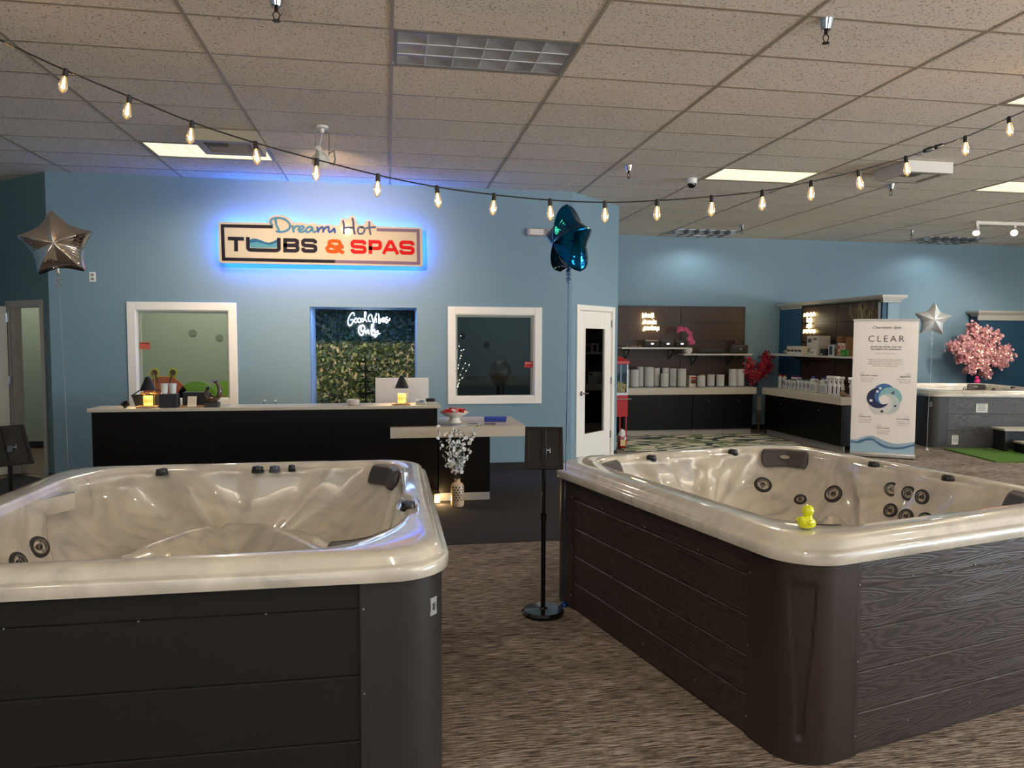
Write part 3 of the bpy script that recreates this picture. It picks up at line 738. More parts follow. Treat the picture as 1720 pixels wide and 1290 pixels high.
LT = 1.0205   # ledge top height
def warmer(label, x, y, flip=1):
    t = thing('candle_lamp', label, 'lamp', (x, y, LT))
    MB().box(-.10, -.06, 0, .09, .06, .018, .004).build('wood_base', mat('pale_wood', (196, 150, 105), .5, noise=(6, .3), stretch=(1, 8, 8)), t)
    p = [(.055*flip, .02, .018), (.055*flip, .02, .30), (.05*flip, .02, .33), (.03*flip, .02, .348), (.012*flip, .01, .34), (0, 0, .32), (0, 0, .29)]
    MB().tube(smooth_path(p, 5), .004, 8).build('stem', mat('brass', (190, 160, 90), .25, 1), t)
    MB().lathe([(.020, .30), (.073, .175), (.071, .175), (.018, .298)], 28, cap=False).lathe([(.020, .30), (.008, .306)], 28).build('lamp_shade', mat('matte_black_metal', (16, 17, 24), .45), t)
    j = MB().lathe([(.036, .020), (.042, .024), (.044, .115), (.041, .115), (.039, .026), (0, .026)], 24).build('candle_jar', mat('jar_glass', (255, 230, 130), .2, emit=(255, 226, 110), es=.45), t)  # jar, wax and label glow themselves, standing in for the lamplight on them
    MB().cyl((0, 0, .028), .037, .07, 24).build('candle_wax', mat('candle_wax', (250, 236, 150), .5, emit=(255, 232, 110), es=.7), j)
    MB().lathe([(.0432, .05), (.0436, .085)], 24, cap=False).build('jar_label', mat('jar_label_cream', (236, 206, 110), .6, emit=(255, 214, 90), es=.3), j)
    L = bpy.data.lights.new('halogen_bulb', 'POINT'); L.energy = 3.2; L.color = (1, .72, .36); L.shadow_soft_size = .012
    o = bpy.data.objects.new('halogen_bulb', L); col.objects.link(o); o.location = (x, y, LT+.215)
    MB().ball((0, 0, .235), .014, 12).build('bulb', emat('halogen', (255, 214, 140), 12), t); return t
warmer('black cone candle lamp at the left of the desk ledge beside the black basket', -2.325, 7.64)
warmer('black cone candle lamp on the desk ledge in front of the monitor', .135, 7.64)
# pine cone like ornament
t = thing('pine_cone', 'small black spiky pine cone ornament at the far left of the desk ledge', 'ornament', (-2.53, 7.62, LT))
mb = MB()
for i in range(46):
    a = i*2.4; h = .012+.045*(i/46); r = .045*(1-.6*(i/46)); c = Vector((cos(a)*.012, sin(a)*.012, h)); e = Vector((cos(a)*r, sin(a)*r, h+.012))
    w = Vector((-sin(a), cos(a), 0))*.010; mb.add([tuple(c-w*.4), tuple(e-w), tuple(e+Vector((cos(a)*.012, sin(a)*.012, .006))), tuple(e+w), tuple(c+w*.4), tuple(c+Vector((0, 0, .008)))], [(0, 1, 2, 3, 4), (5, 4, 3, 2), (5, 2, 1, 0)])
mb.ball((0, 0, .02), .02, 10); mb.build('scales', mat('dark_scales', (34, 30, 28), .5), t)
# black basket with snacks
t = thing('snack_basket', 'black oval basket holding small orange packets on the desk ledge', 'basket', (-2.36, 7.80, LT))
mb = MB(); vs = []; fs = []
for r, z in ((.115, 0), (.135, .07), (.15, .115), (.145, .115), (.13, .07), (.11, .008)):
    for i in range(28): a = 2*pi*i/28; vs.append((r*1.15*cos(a), r*.55*sin(a), z))
for j in range(5):
    for i in range(28): k = (i+1) % 28; fs.append((j*28+i, j*28+k, (j+1)*28+k, (j+1)*28+i))
fs.append(tuple(5*28+i for i in range(28))); fs.append(tuple(reversed(range(28))))
mb.add(vs, fs); mb.tube([(-.16, 0, .11), (-.10, .01, .155), (.0, .02, .17), (.1, .01, .155), (.16, 0, .11)], .006, 8); mb.build('basket_body', mat('black_wicker', (26, 24, 24), .5), t)
pk0 = None
for i, (x, y, z, r) in enumerate([(-.06, -.01, .125, .3), (-.02, .01, .13, 1.2), (.02, -.015, .127, 2.0), (.05, .01, .13, .7)]):
    if pk0 is None:
        pk0 = MB().box(-.025, -.015, -.005, .025, .015, .005, .004).build('snack_packet', mat('orange_wrapper', (220, 150, 60), .35), None, (-2.36+x, 7.8+y, LT+z)); pk0.rotation_euler = (.4, .2, r)
        tag(pk0, 'small orange packet lying in the black basket', 'packet', 'packets in the black basket')
    else: o = pk0.copy(); col.objects.link(o); o.location = (-2.36+x, 7.8+y, LT+z); o.rotation_euler = (.3*i, .2, r)
# organiser box with cups
t = thing('organizer_box', 'small dark organizer box with paper cups stacked on top', 'box', (-2.13, 7.645, LT))
MB().box(-.085, -.06, 0, .085, .06, .135, .003).build('box_body', mat('charcoal_leather', (38, 38, 42), .5), t)
c0 = MB().lathe([(.027, 0), (.036, .10), (.034, .10), (.026, .004)], 20).build('paper_cup', mat('paper_white', (228, 228, 224), .6), None, (-2.175, 7.645, LT+.136)); tag(c0, 'white paper cup on the dark organizer box, left of the pair', 'cup')
c1 = c0.copy(); col.objects.link(c1); c1.location = (-2.10, 7.66, LT+.136); c1['label'] = 'white paper cup on the dark organizer box, right of the pair'
# printer / card holder
t = thing('receipt_printer', 'black desktop box with a curled sheet of paper hanging from its front', 'printer', (-1.905, 7.73, LT))
MB().box(-.115, -.05, .02, .115, .09, .145, .005).box(-.10, -.056, .07, -.05, -.05, .125).box(.02, -.056, .07, .1, -.05, .125).build('printer_body', mat('satin_black', (20, 20, 23), .35), t)
mb = MB(); pr = smooth_path([(-.03, .0, 0), (0, -.07, .10), (0, -.085, .085), (0, -.10, .03), (0, -.118, .006)], 4)[4:]
vs = []; fs = []
for p in pr: vs += [(-.055, p[1], p[2]), (.03, p[1], p[2])]
for i in range(len(pr)-1): fs.append((2*i, 2*i+1, 2*i+3, 2*i+2))
n = len(vs); vs += [(v[0], v[1]+.0015, v[2]+.001) for v in vs]; fs += [tuple(reversed([q+n for q in f])) for f in fs]
mb.add(vs, fs); mb.build('paper_sheet', mat('cream_paper', (232, 214, 190), .7), t)
MB().box(-.14, -.075, 0, .10, .06, .018, .004).build('wooden_tray', mat('pale_wood', (196, 150, 105), .5), t)
# table fountain
t = thing('table_fountain', 'brown ceramic tabletop fountain with two tilted jug spouts on the desk ledge', 'fountain', (-1.735, 7.66, LT))
Mbr = mat('glazed_brown', (86, 62, 42), .2, coat=.8)
MB().box(-.068, -.05, 0, .068, .05, .048, .006).build('plinth', mat('dark_slate', (58, 54, 54), .5), t)
MB().lathe([(.045, .048), (.068, .07), (.072, .09), (.06, .10), (.05, .085), (0, .08)], 24).build('basin', Mbr, t)
mb = MB(); mb.tube([(.055, 0, .08), (.075, .005, .14), (.072, .005, .19), (.05, 0, .235)], [.020, .024, .021, .014], 14).tube([(-.05, .01, .08), (-.06, .01, .12), (-.055, .01, .155), (-.035, 0, .18)], [.018, .022, .019, .013], 14).build('jug_body', Mbr, t)
mb = MB(); mb.lathe([(.012, .235), (.02, .25), (.036, .258), (.036, .263), (.018, .256), (0, .25)], 20, (.035, -.005, 0)).lathe([(.010, .175), (.018, .186), (.034, .194), (.034, .199), (.016, .19), (0, .185)], 20, (-.035, -.005, 0)).ball((0, -.02, .12), .02, 12).build('spout_bowl', mat('dark_bronze_glaze', (60, 40, 28), .15, coat=1), t)
# water bottles (behind the ledge on the work surface)
t = thing('water_bottle', 'clear plastic water bottle behind the desk ledge, left of the pair', 'bottle', (-1.31, 8.15, .75))
MB().lathe([(.03, 0), (.032, .01), (.032, .10), (.030, .11), (.032, .12), (.032, .2), (.026, .235), (.013, .262), (.012, .285)], 20).build('bottle_body', pane_mat('clear_plastic', (.9, .93, .95), 1.4), t)
MB().cyl((0, 0, .278), .0145, .018, 16).build('bottle_cap', mat('white_cap', (235, 238, 240), .4), t)
MB().lathe([(.0325, .12), (.0325, .18)], 20, cap=False).build('bottle_label', mat('pale_label', (190, 205, 215), .5), t)
dup(t, (-1.20, 8.14, .75), label='clear plastic water bottle behind the desk ledge, right of the pair')
# stone bowl
o = MB().lathe([(.045, 0), (.055, .006), (.066, .03), (.064, .055), (.056, .062), (.05, .05), (0, .046)], 24).build('stone_bowl', mat('pale_stone', (205, 198, 186), .8, bump=(60, .5, .004)), None, (-.36, 7.66, LT)); tag(o, 'small round pale stone bowl on the middle of the desk ledge', 'bowl')
# monitor
t = thing('computer_monitor', 'white desktop monitor seen from behind the desk ledge', 'monitor', (.15, 8.25, .75))
MB().box(-.295, 0, .09, .295, .02, .52, .008, 2).build('screen_housing', mat('silver_shell', (224, 218, 214), .4), t)
MB().box(-.27, .0201, .12, .27, .0215, .49).build('screen', mat('dark_screen', (10, 10, 12), .1), t)
MB().box(-.07, .03, .006, .07, .045, .3, .004).box(-.09, -.03, 0, .09, .14, .008, .002).build('stand', M_STEEL, t)
# card holder + box
t = thing('card_holder', 'clear holder of white cards beside the right candle lamp', 'card holder', (.325, 7.63, LT))
MB().box(-.05, -.02, 0, .05, .03, .012, .002).box(-.05, -.022, 0, .05, -.019, .04).box(-.05, .012, 0, .05, .015, .06).build('holder', pane_mat('clear_plastic', (.9, .93, .95), 1.4), t)
MB().box(-.045, -.012, .012, .045, .008, .058).mat(1).box(-.01, -.0135, .028, .035, -.0125, .05).build('business_cards', [mat('paper_white', (228, 228, 224), .6), mat('pale_blue_ink', (140, 170, 210), .5)], t)
t = thing('card_reader', 'small two tone box at the right end of the desk ledge', 'box', (.43, 7.66, LT))
MB().box(-.045, -.04, 0, .045, .04, .03, .005).build('lower_body', mat('grey_plastic', (190, 186, 180), .4), t); MB().box(-.047, -.042, .031, .047, .042, .062, .005).build('lid', M_BLACK, t)
# things on the low table
TZ = .801
t = thing('fruit_bowl', 'white pedestal bowl heaped with red wrapped sweets on the low table', 'bowl', (.70, 7.85, TZ))
MB().lathe([(.075, 0), (.078, .006), (.062, .02), (.05, .055), (.055, .062), (.10, .078), (.15, .108), (.157, .122), (.152, .122), (.10, .088), (0, .078)], 36).build('bowl_body', mat('white_ceramic', (230, 226, 216), .3), t)
rc = [mat('red_wrapper', (200, 30, 30), .25), mat('pink_wrapper', (226, 120, 110), .25), mat('white_wrapper', (235, 225, 215), .3)]
c0 = {}
random.seed(3); kk = 0
for ring_r, n, z in ((.115, 12, .128), (.072, 8, .142), (.03, 4, .155)):
    for i in range(n):
        a = 2*pi*i/n+random.uniform(-.2, .2); q = (0, 0, 1, 0, 2, 0, 1)[kk % 7]; kk += 1
        if q not in c0:
            o = MB().ball((0, 0, 0), .02, 10, 1.15, .8, .7).lathe([(.004, .018), (.014, .032)], 8, (0, 0, 0), (1, 0, .1), False).lathe([(.004, .018), (.014, .032)], 8, (0, 0, 0), (-1, 0, .1), False).build('wrapped_sweet', rc[q]); c0[q] = o
            tag(o, ('red', 'pink', 'white')[q]+' wrapped sweet heaped in the white pedestal bowl', 'sweet', ('red', 'pink', 'white')[q]+' sweets in the pedestal bowl')
        else: o = c0[q].copy(); col.objects.link(o)
        o.location = (.70+cos(a)*ring_r, 7.85+sin(a)*ring_r, TZ+z-.006); o.rotation_euler = (random.uniform(-.5, .5), random.uniform(-.5, .5), random.uniform(0, 6))
mb = MB().box(-.10, -.14, 0, .10, .14, .006).mat(1)
for i in range(7): mb.box(-.09, -.12+.035*i, .006, .03+.05*(i % 2), -.105+.035*i, .0068)
o = mb.build('magazine', [mat('grey_magazine', (178, 178, 182), .35), mat('print_dark', (50, 50, 58), .4)], None, (.64, 7.64, TZ)); o.rotation_euler = (0, 0, .6); tag(o, 'grey and dark striped magazine lying in front of the pedestal bowl', 'magazine')
o = MB().tube(smooth_path([(-.08, 0, .004), (-.02, .03, .006), (.06, .01, .004), (.09, -.03, .004), (.03, -.05, .004)], 4), .004, 6).build('lanyard', M_STEEL, None, (.86, 7.68, TZ)); tag(o, 'thin grey looped cord on the low table right of the magazine', 'cord')
t = thing('business_card_stack', 'blue shallow box on the low table', 'box', (1.16, 7.95, TZ)); t.rotation_euler = (0, 0, -.15)
MB().box(-.12, -.07, 0, .12, .07, .03, .003).build('box_base', mat('blue_card', (38, 62, 150), .45), t); MB().box(-.125, -.075, .031, .125, .075, .045, .003).build('box_lid', mat('blue_card_lid', (46, 74, 168), .4), t)
o = MB().box(-.06, -.035, 0, .06, .035, .012, .004).build('mobile_phone', mat('phone_grey', (120, 116, 114), .2), None, (1.06, 7.64, TZ)); o.rotation_euler = (0, 0, -.2); tag(o, 'small grey phone lying in front of the blue box', 'phone')

# floor vase with white blossoms
def blossom(mb, c, r, rnd, up=None):
    n_ = Vector((rnd.uniform(-1, 1), rnd.uniform(-1, .4), rnd.uniform(-.3, 1))).normalized() if up is None else up
    t1 = n_.orthogonal().normalized(); t2 = n_.cross(t1); c = Vector(c)
    for k in range(5):
        a = 2*pi*k/5+rnd.uniform(-.2, .2); d = t1*cos(a)+t2*sin(a); e = t1*cos(a+1.57)+t2*sin(a+1.57)
        mb.add([tuple(c), tuple(c+d*r*.6+e*r*.45+n_*r*.25), tuple(c+d*r*1.05+n_*r*.35), tuple(c+d*r*.6-e*r*.45+n_*r*.25)], [(0, 1, 2, 3)])
t = thing('floor_vase', 'slim pierced beige vase holding white blossom branches on the floor before the desk', 'vase', (.685, 7.36, 0))
mb = MB(); mb.lathe([(.058, 0), (.066, .01), (.068, .03), (.068, .2), (.055, .235), (.03, .25), (.028, .275), (.033, .285), (.024, .28), (.022, .25)], 32)
mb.mat(1)
for j in range(6):
    for i in range(12):
        a = 2*pi*(i+.5*(j % 2))/12; mb.lathe([(.009, 0), (.009, .0012)], 8, (.0675*cos(a), .0675*sin(a), .075+.026*j), (cos(a), sin(a), 0))
mb.build('vase_body', [mat('beige_glaze', (205, 180, 150), .25, noise=(8, .2)), mat('pierced_dark', (60, 42, 30), .4)], t)
rnd = random.Random(5); st = MB(); fl = MB(); lf = MB()
for i in range(9):
    a = rnd.uniform(0, 6.28) if i > 3 else (3.3, .2, 2.9, .6)[i]; sp = rnd.uniform(.02, .10) if i > 3 else (.20, .17, .11, .10)[i]; hgt = rnd.uniform(.42, .58) if i > 1 else .60
    p = [Vector((0, 0, .2)), Vector((sp*.25*cos(a), sp*.2*sin(a), .36)), Vector((sp*.7*cos(a), sp*.5*sin(a), .36+(hgt-.3)*.6)), Vector((sp*cos(a), sp*.7*sin(a), .2+hgt))]
    p = smooth_path(p, 5); st.tube(p, .0025, 5)
    for q in p[5:]:
        for _ in range(2):
            d = Vector((rnd.uniform(-1, 1), rnd.uniform(-1, 1), rnd.uniform(-1, 1)))*.028; blossom(fl, q+d, rnd.uniform(.016, .026), rnd)
        if rnd.random() < .6:
            c = q+Vector((rnd.uniform(-1, 1), rnd.uniform(-1, 1), 0))*.03; lf.add([tuple(c), tuple(c+Vector((.02, 0, .01))), tuple(c+Vector((.035, .0, .03))), tuple(c+Vector((.012, 0, .022)))], [(0, 1, 2, 3)])
st.build('stems', mat('brown_stem', (60, 48, 36), .7), t); fl.build('blossoms', mat('white_petal', (232, 234, 240), .6), t, smooth=0); lf.build('leaves', mat('green_leaf', (88, 108, 60), .6), t, smooth=0)
# small glowing lantern by the desk foot
t = thing('floor_lantern', 'small glowing lamp box on the floor beside the beige blossom vase', 'lamp', (.49, 7.52, 0))
MB().box(-.03, -.03, 0, .03, .03, .012).box(-.03, -.03, .10, .03, .03, .115).build('frame', M_BLACK, t)
MB().box(-.026, -.026, .012, .026, .026, .10).build('lamp_shade', emat('warm_lantern', (255, 214, 110), 3.0), t)
L = bpy.data.lights.new('lantern_light', 'POINT'); L.energy = 1.6; L.color = (1, .66, .3); L.shadow_soft_size = .03
o = bpy.data.objects.new('lantern_light', L); col.objects.link(o); o.location = (.52, 7.44, .06)

# ------------------------------------------------------------------ stands with frames
def sign_stand(label, x, y, face, tilt, ph=1.02):
    t = thing('sign_stand', label, 'sign stand', (x, y, 0), face)
    MB().lathe([(.128, 0), (.131, .006), (.131, .02), (.118, .032), (.03, .036), (.02, .045), (.0, .046)], 48).build('base', mat('gloss_black', (9, 9, 11), .18, coat=.5), t)
    MB().cyl((0, 0, .03), .0145, .58, 18).cyl((0, 0, .585), .018, .05, 18).cyl((0, 0, .63), .0115, ph-.63, 18).build('pole', mat('gloss_black_pole', (10, 10, 12), .25), t)
    MB().box(-.018, -.015, ph-.03, .018, .018, ph+.02, .004).build('clamp', M_BLACK, t)
    mb = MB(); mb.cyl((.018, 0, ph), .005, .018, 10, axis=(1, 0, 0)); mb.box(.032, -.004, ph-.018, .040, .004, ph+.018, .003); mb.build('wing_knob', M_CHROME, t)
    hw, hh = .118, .155
    fr = MB(); m = Matrix.Translation((0, .03, ph+.015)) @ Matrix.Rotation(tilt, 4, 'X'); fr.M = m
    fr.box(-hw, 0, -hh, -hw+.022, .012, hh, .002).box(hw-.022, 0, -hh, hw, .012, hh, .002).box(-hw+.022, 0, hh-.022, hw-.022, .012, hh, .002).box(-hw+.022, 0, -hh, hw-.022, .012, -hh+.022, .002).box(-.014, -.004, -hh+.02, .014, .006, hh-.02, .002)
    f = fr.build('frame', mat('anodised_black', (44, 42, 40), .35, .5), t)
    b = MB(); b.M = m; b.box(-hw+.022, .004, -hh+.022, hw-.022, .010, hh-.022).build('backing', mat('black_card', (20, 20, 19), .6), f)
    return t
sign_stand('black floor stand with tilted frame between the two big tubs', .935, 4.345, radians(-12), radians(-42))
sign_stand('black floor stand with tilted frame behind the charcoal tub, near the open door', -2.375, 5.07, radians(38), radians(-42), 1.0)

# ------------------------------------------------------------------ foil star balloons
def star_balloon(label, c, R, rz, m, tail, bottom, curl_m, tilt=0, lean=0.0, notch=.655, fat=.50):
    t = thing('star_balloon', label, 'balloon', c, rz)
    NA, NR = 120, 16; vs = []; fs = []
    def rad(a):
        q = ((a-pi/2) % (2*pi/5)); q = min(q, 2*pi/5-q); Rn = notch*R      # q = 0 at a tip, 36 degrees at a notch
        r_ = R*Rn*sin(pi/5)/(R*sin(q)+Rn*sin(pi/5-q)); return min(r_, R*.965)*(1-.035*sin(pi*q/(pi/5)))
    for s_ in (-1, 1):
        for j in range(NR+1):
            f = j/NR
            for i in range(NA):
                a = 2*pi*i/NA; r = rad(a)*f; q = ((a-pi/2) % (2*pi/5))/(2*pi/5); q = min(q, 1-q)*2
                th = R*fat*(1-f**2.3)**.6*(1-.16*q*min(1, f*1.6))+R*.018*sin(a*45)*f**4*(1-f)*6
                x, z = r*cos(a), r*sin(a); vs.append((x, s_*max(th, .001*(1 if j < NR else 0)), z))
    S = (NR+1)*NA
    for s_ in (0, 1):
        for j in range(NR):
            for i in range(NA):
                k = (i+1) % NA; q = (s_*S+j*NA+i, s_*S+j*NA+k, s_*S+(j+1)*NA+k, s_*S+(j+1)*NA+i); fs.append(q if s_ else q[::-1])
    mb = MB(); mb.M = Matrix.Rotation(tilt, 4, 'Y') @ Matrix.Rotation(lean, 4, 'X'); mb.add(vs, fs); mb.build('foil', m, t, smooth=70)
    zt = -R*.62
    mb = MB(); mb.lathe([(.012, zt+.02), (.006, zt-.01), (.014, zt-.04)], 10); 
    p = [];
    for i in range(60): a = i*.7; p.append((.012*cos(a)*(1+.6*sin(i*.3))+.006*sin(i), .012*sin(a), zt-.02-.10*i/60*(tail/.1)))
    mb.tube(p, .0022, 4); mb.build('curled_ribbon', curl_m, t)
    ex = bottom
    p = smooth_path([(0, 0, zt), (ex[0]*.3+.004, ex[1]*.3, zt+(ex[2]-zt)*.3), (ex[0]*.65-.003, ex[1]*.65, zt+(ex[2]-zt)*.65), ex], 6)
    MB().tube(p, .0022, 5).build('ribbon', curl_m, t)
    MB().lathe([(.022, 0), (.025, .010), (.016, .025), (.005, .032)], 14, (ex[0], ex[1], ex[2])).build('weight', curl_m, t)
    return t
foil_s = mat('silver_foil', (205, 198, 192), .09, 1, bump=(9, .25, .02)); foil_b = mat('blue_foil', (12, 92, 142), .1, 1, bump=(9, .35, .02)); foil_w = mat('white_foil', (212, 214, 216), .35, .3)
rib_s = mat('silver_ribbon', (190, 192, 196), .2, .8); rib_b = mat('blue_ribbon', (20, 66, 140), .25, .6); rib_w = mat('white_ribbon', (225, 225, 228), .4)
star_balloon('silver foil star balloon floating on the left over the charcoal tub', (-2.15, 5.3, 2.31), .235, radians(12), foil_s, .13, (.03, .06, -2.31), rib_s, radians(-7))
star_balloon('blue foil star balloon turned edge-on, tied beside the brown plank tub', (1.10, 4.43, 2.30), .235, radians(-74), foil_b, .09, (-.02, .0, -2.30), rib_b, radians(4), .10, .68, .46)
star_balloon('white foil star balloon floating beyond the banner before the grey tub', (8.33, 10.13, 2.03), .28, radians(-25), foil_w, .22, (-.02, -.02, -2.03), rib_w, radians(4), 0, .58, .42)
# ------------------------------------------------------------------ ceiling fixtures
E_LIT = emat('lit_lens', (255, 240, 200), .62)
M_LENSR = mat('lens_rib_white', (235, 228, 205), .4, emit=(255, 232, 180), es=.22)
M_LOFF = mat('unlit_lens', (158, 160, 162), .35, noise=(3, .35)); M_RIBOFF = mat('unlit_rib', (205, 205, 206), .4)
places = {(3, 5): 'lit ceiling light panel right of the white camera dome', (-2, 5): 'lit ceiling light panel above left, partly covered by the boxed air vent', (6, 5): 'lit ceiling light panel beyond the right air vent box',
          (4, 0): 'lit ceiling light panel cut by the right edge near the top', (0, 0): 'unlit grey ceiling light panel at the top of the picture', (4, 12): 'louvred ceiling light near the far wall, left of the pair',
          (8, 12): 'louvred ceiling light near the far wall, by the track spotlights'}
def troffer(i, j, lit, louv=False):
    x, y = cell(i, j); lab = places.get((i, j), 'lit ceiling light panel behind the viewpoint')
    t = thing('ceiling_light', lab, 'ceiling light', (x, y, CZ)); e = .014
    mb = MB().box(e, e, -.004, TX-e, e+.022, .02).box(e, TY-e-.022, -.004, TX-e, TY-e, .02).box(e, e+.022, -.004, e+.022, TY-e-.022, .02).box(TX-e-.022, e+.022, -.004, TX-e, TY-e-.022, .02)
    mb.box(0, 0, .02, TX, TY, .1).build('frame', M_GRID if lit else mat('fixture_frame_grey', (120, 120, 120), .5), t)
    x0, x1, y0, y1 = e+.022, TX-e-.022, e+.022, TY-e-.022
    if louv:
        MB().box(x0, y0, .018, x1, y1, .02).build('reflector', mat('louvre_reflector', (215, 222, 228), .4, emit=(225, 238, 255), es=.32), t)
        mb = MB()
        for a in range(1, 6): xx = x0+(x1-x0)*a/6; mb.box(xx-.005, y0, -.06, xx+.005, y1, .018)
        for a in range(1, 3): yy = y0+(y1-y0)*a/3; mb.box(x0, yy-.005, -.06, x1, yy+.005, .018)
        mb.build('louvre', mat('louvre_grey', (110, 112, 112), .4, .5), t)
        L = bpy.data.lights.new('tube_light', 'SPOT'); L.energy = 10; L.color = (.86, .94, 1); L.spot_size = radians(168); L.spot_blend = .5; L.shadow_soft_size = .10
        o = bpy.data.objects.new('tube_light', L); col.objects.link(o); o.location = (x+TX/2, y+TY/2, CZ-.08); return t
    mb = MB(); nx, ny = 6, 3
    for a in range(nx):
        for b in range(ny):
            xa, xb = x0+(x1-x0)*a/nx, x0+(x1-x0)*(a+1)/nx; ya, yb = y0+(y1-y0)*b/ny, y0+(y1-y0)*(b+1)/ny; n = 4; vs = []; fs = []
            for p in range(n+1):
                for q in range(n+1):
                    u, v = p/n, q/n; vs.append((xa+(xb-xa)*u, ya+(yb-ya)*v, .002+.014*(1-(2*u-1)**2)*(1-(2*v-1)**2)))
            for p in range(n):
                for q in range(n): fs.append((p*(n+1)+q, p*(n+1)+q+1, (p+1)*(n+1)+q+1, (p+1)*(n+1)+q))
            mb.add(vs, fs)
    mb.build('lens', E_LIT if lit else M_LOFF, t, smooth=40)
    mb = MB()
    for a in range(1, nx): xx = x0+(x1-x0)*a/nx; mb.box(xx-.003, y0, -.002, xx+.003, y1, .003)
    for b in range(1, ny): yy = y0+(y1-y0)*b/ny; mb.box(x0, yy-.003, -.002, x1, yy+.003, .003)
    mb.build('lens_ribs', M_LENSR if lit else M_RIBOFF, t)
    if lit:      # the tubes' own light
        L = bpy.data.lights.new('tube_light', 'SPOT'); L.energy = 46; L.color = (1, .87, .66); L.spot_size = radians(172); L.spot_blend = .6; L.shadow_soft_size = .10
        o = bpy.data.objects.new('tube_light', L); col.objects.link(o); o.location = (x+TX/2, y+TY/2, CZ-.03)
    return t
for c in LIT:
    if c[1] < -1 or c[0] > 7: places[c] = 'lit ceiling light panel out of view ' + {(0, -7): 'behind the camera, middle', (5, -6): 'behind the camera, right', (-3, -10): 'behind the camera, far left', (9, -1): 'beyond the right edge, near', (9, 5): 'beyond the right edge, far', (10, 9): 'beyond the right edge, added for the far wall'}[c]
    troffer(*c, True)
troffer(0, 0, False); troffer(4, 12, False, True); troffer(8, 12, False, True)
def air_box(label, x0, y0, x1, y1, z0, col_):
    t = thing('air_vent_box', label, 'air vent', (x0, y0, z0)); w, d, h = x1-x0, y1-y0, CZ-z0-.004
    MB().box(0, 0, 0, w, .012, h).box(0, d-.012, 0, w, d, h).box(0, .012, 0, .012, d-.012, h).box(w-.012, .012, 0, w, d-.012, h).build('housing', col_, t)
    fr = MB(); fr.box(.012, .012, 0, w-.012, .075, .01).box(.012, d-.075, 0, w-.012, d-.012, .01).box(.012, .075, 0, .075, d-.075, .01).box(w-.075, .075, 0, w-.012, d-.075, .01).build('face_frame', M_GRID, t)
    MB().box(.075, .075, .035, w-.075, d-.075, .04).build('duct', mat('duct_black', (12, 12, 12), .7), t)
    mb = MB(); cx, cy = w/2, d/2
    for k in range(7): # louvre blades in two directions
        q = .095+k*(w/2-.1)/7; mb.box(q, .085, .004, q+.004, d/2, .03); q = .09+k*(d-.18)/14
        mb.box(w/2, q, .004, w-.085, q+.004, .03)
    for k in range(7): q = d/2+.01+k*(d/2-.1)/7; mb.box(.085, q, .004, w/2, q+.004, .03); mb.box(w/2, q, .004, w-.085, q+.004, .03)
    mb.build('louvre_blades', M_GRID, t); return t
air_box('boxed square air vent hanging under the left lit ceiling panel', -1.76, 7.20, -1.19, 7.74, 3.515, mat('beige_duct_box', (170, 162, 140), .6))
air_box('white boxed square air vent hanging from the ceiling on the right', 5.45, 7.08, 6.0, 7.62, 3.50, mat('white_duct_box', (206, 202, 194), .5))
def sprinkler(label, x, y):
    t = thing('fire_sprinkler', label, 'sprinkler', (x, y, CZ-.002))
    MB().lathe([(.047, 0), (.046, -.004), (.030, -.058), (.024, -.06), (.024, -.055)], 24).build('escutcheon', M_CHROME, t)
    mb = MB().cyl((0, 0, -.085), .011, .03, 12).tube([(-.009, 0, -.085), (-.019, 0, -.10), (-.012, 0, -.125), (0, 0, -.13)], .0035, 6).tube([(.009, 0, -.085), (.019, 0, -.10), (.012, 0, -.125), (0, 0, -.13)], .0035, 6)
    mb.lathe([(.0, -.132), (.022, -.134), (.022, -.137), (0, -.137)], 16).build('sprinkler_head', mat('dark_bronze', (60, 52, 46), .35, .8), t); return t
sp = sprinkler('chrome fire sprinkler on the ceiling at upper right, nearest and largest', 2.61, 4.14)
for x, y, l in ((2.629, 7.866, 'chrome fire sprinkler on the ceiling left of the white camera dome'), (5.817, 11.495, 'fire sprinkler beside the left louvred light near the far wall'),
                (8.97, 11.491, 'fire sprinkler above the right louvred light near the far wall'), (-.61, 4.40, 'fire sprinkler cut by the top edge left of the unlit panel'), (6.09, 8.19, 'small fire sprinkler just below the right air vent box')): dup(sp, (x, y, CZ-.002), label=l)
t = thing('security_camera', 'small white dome camera on the ceiling left of the lit panel', 'camera', (3.577, 8.355, CZ))
MB().lathe([(.062, 0), (.062, -.05), (.055, -.06), (.05, -.06)], 28).build('housing', mat('white_plastic', (222, 222, 220), .35), t)
MB().lathe([(.05, -.058), (.048, -.08), (.036, -.102), (.018, -.112), (0, -.114)], 24, cap=False).build('dome', mat('smoked_dome', (14, 14, 16), .05), t)

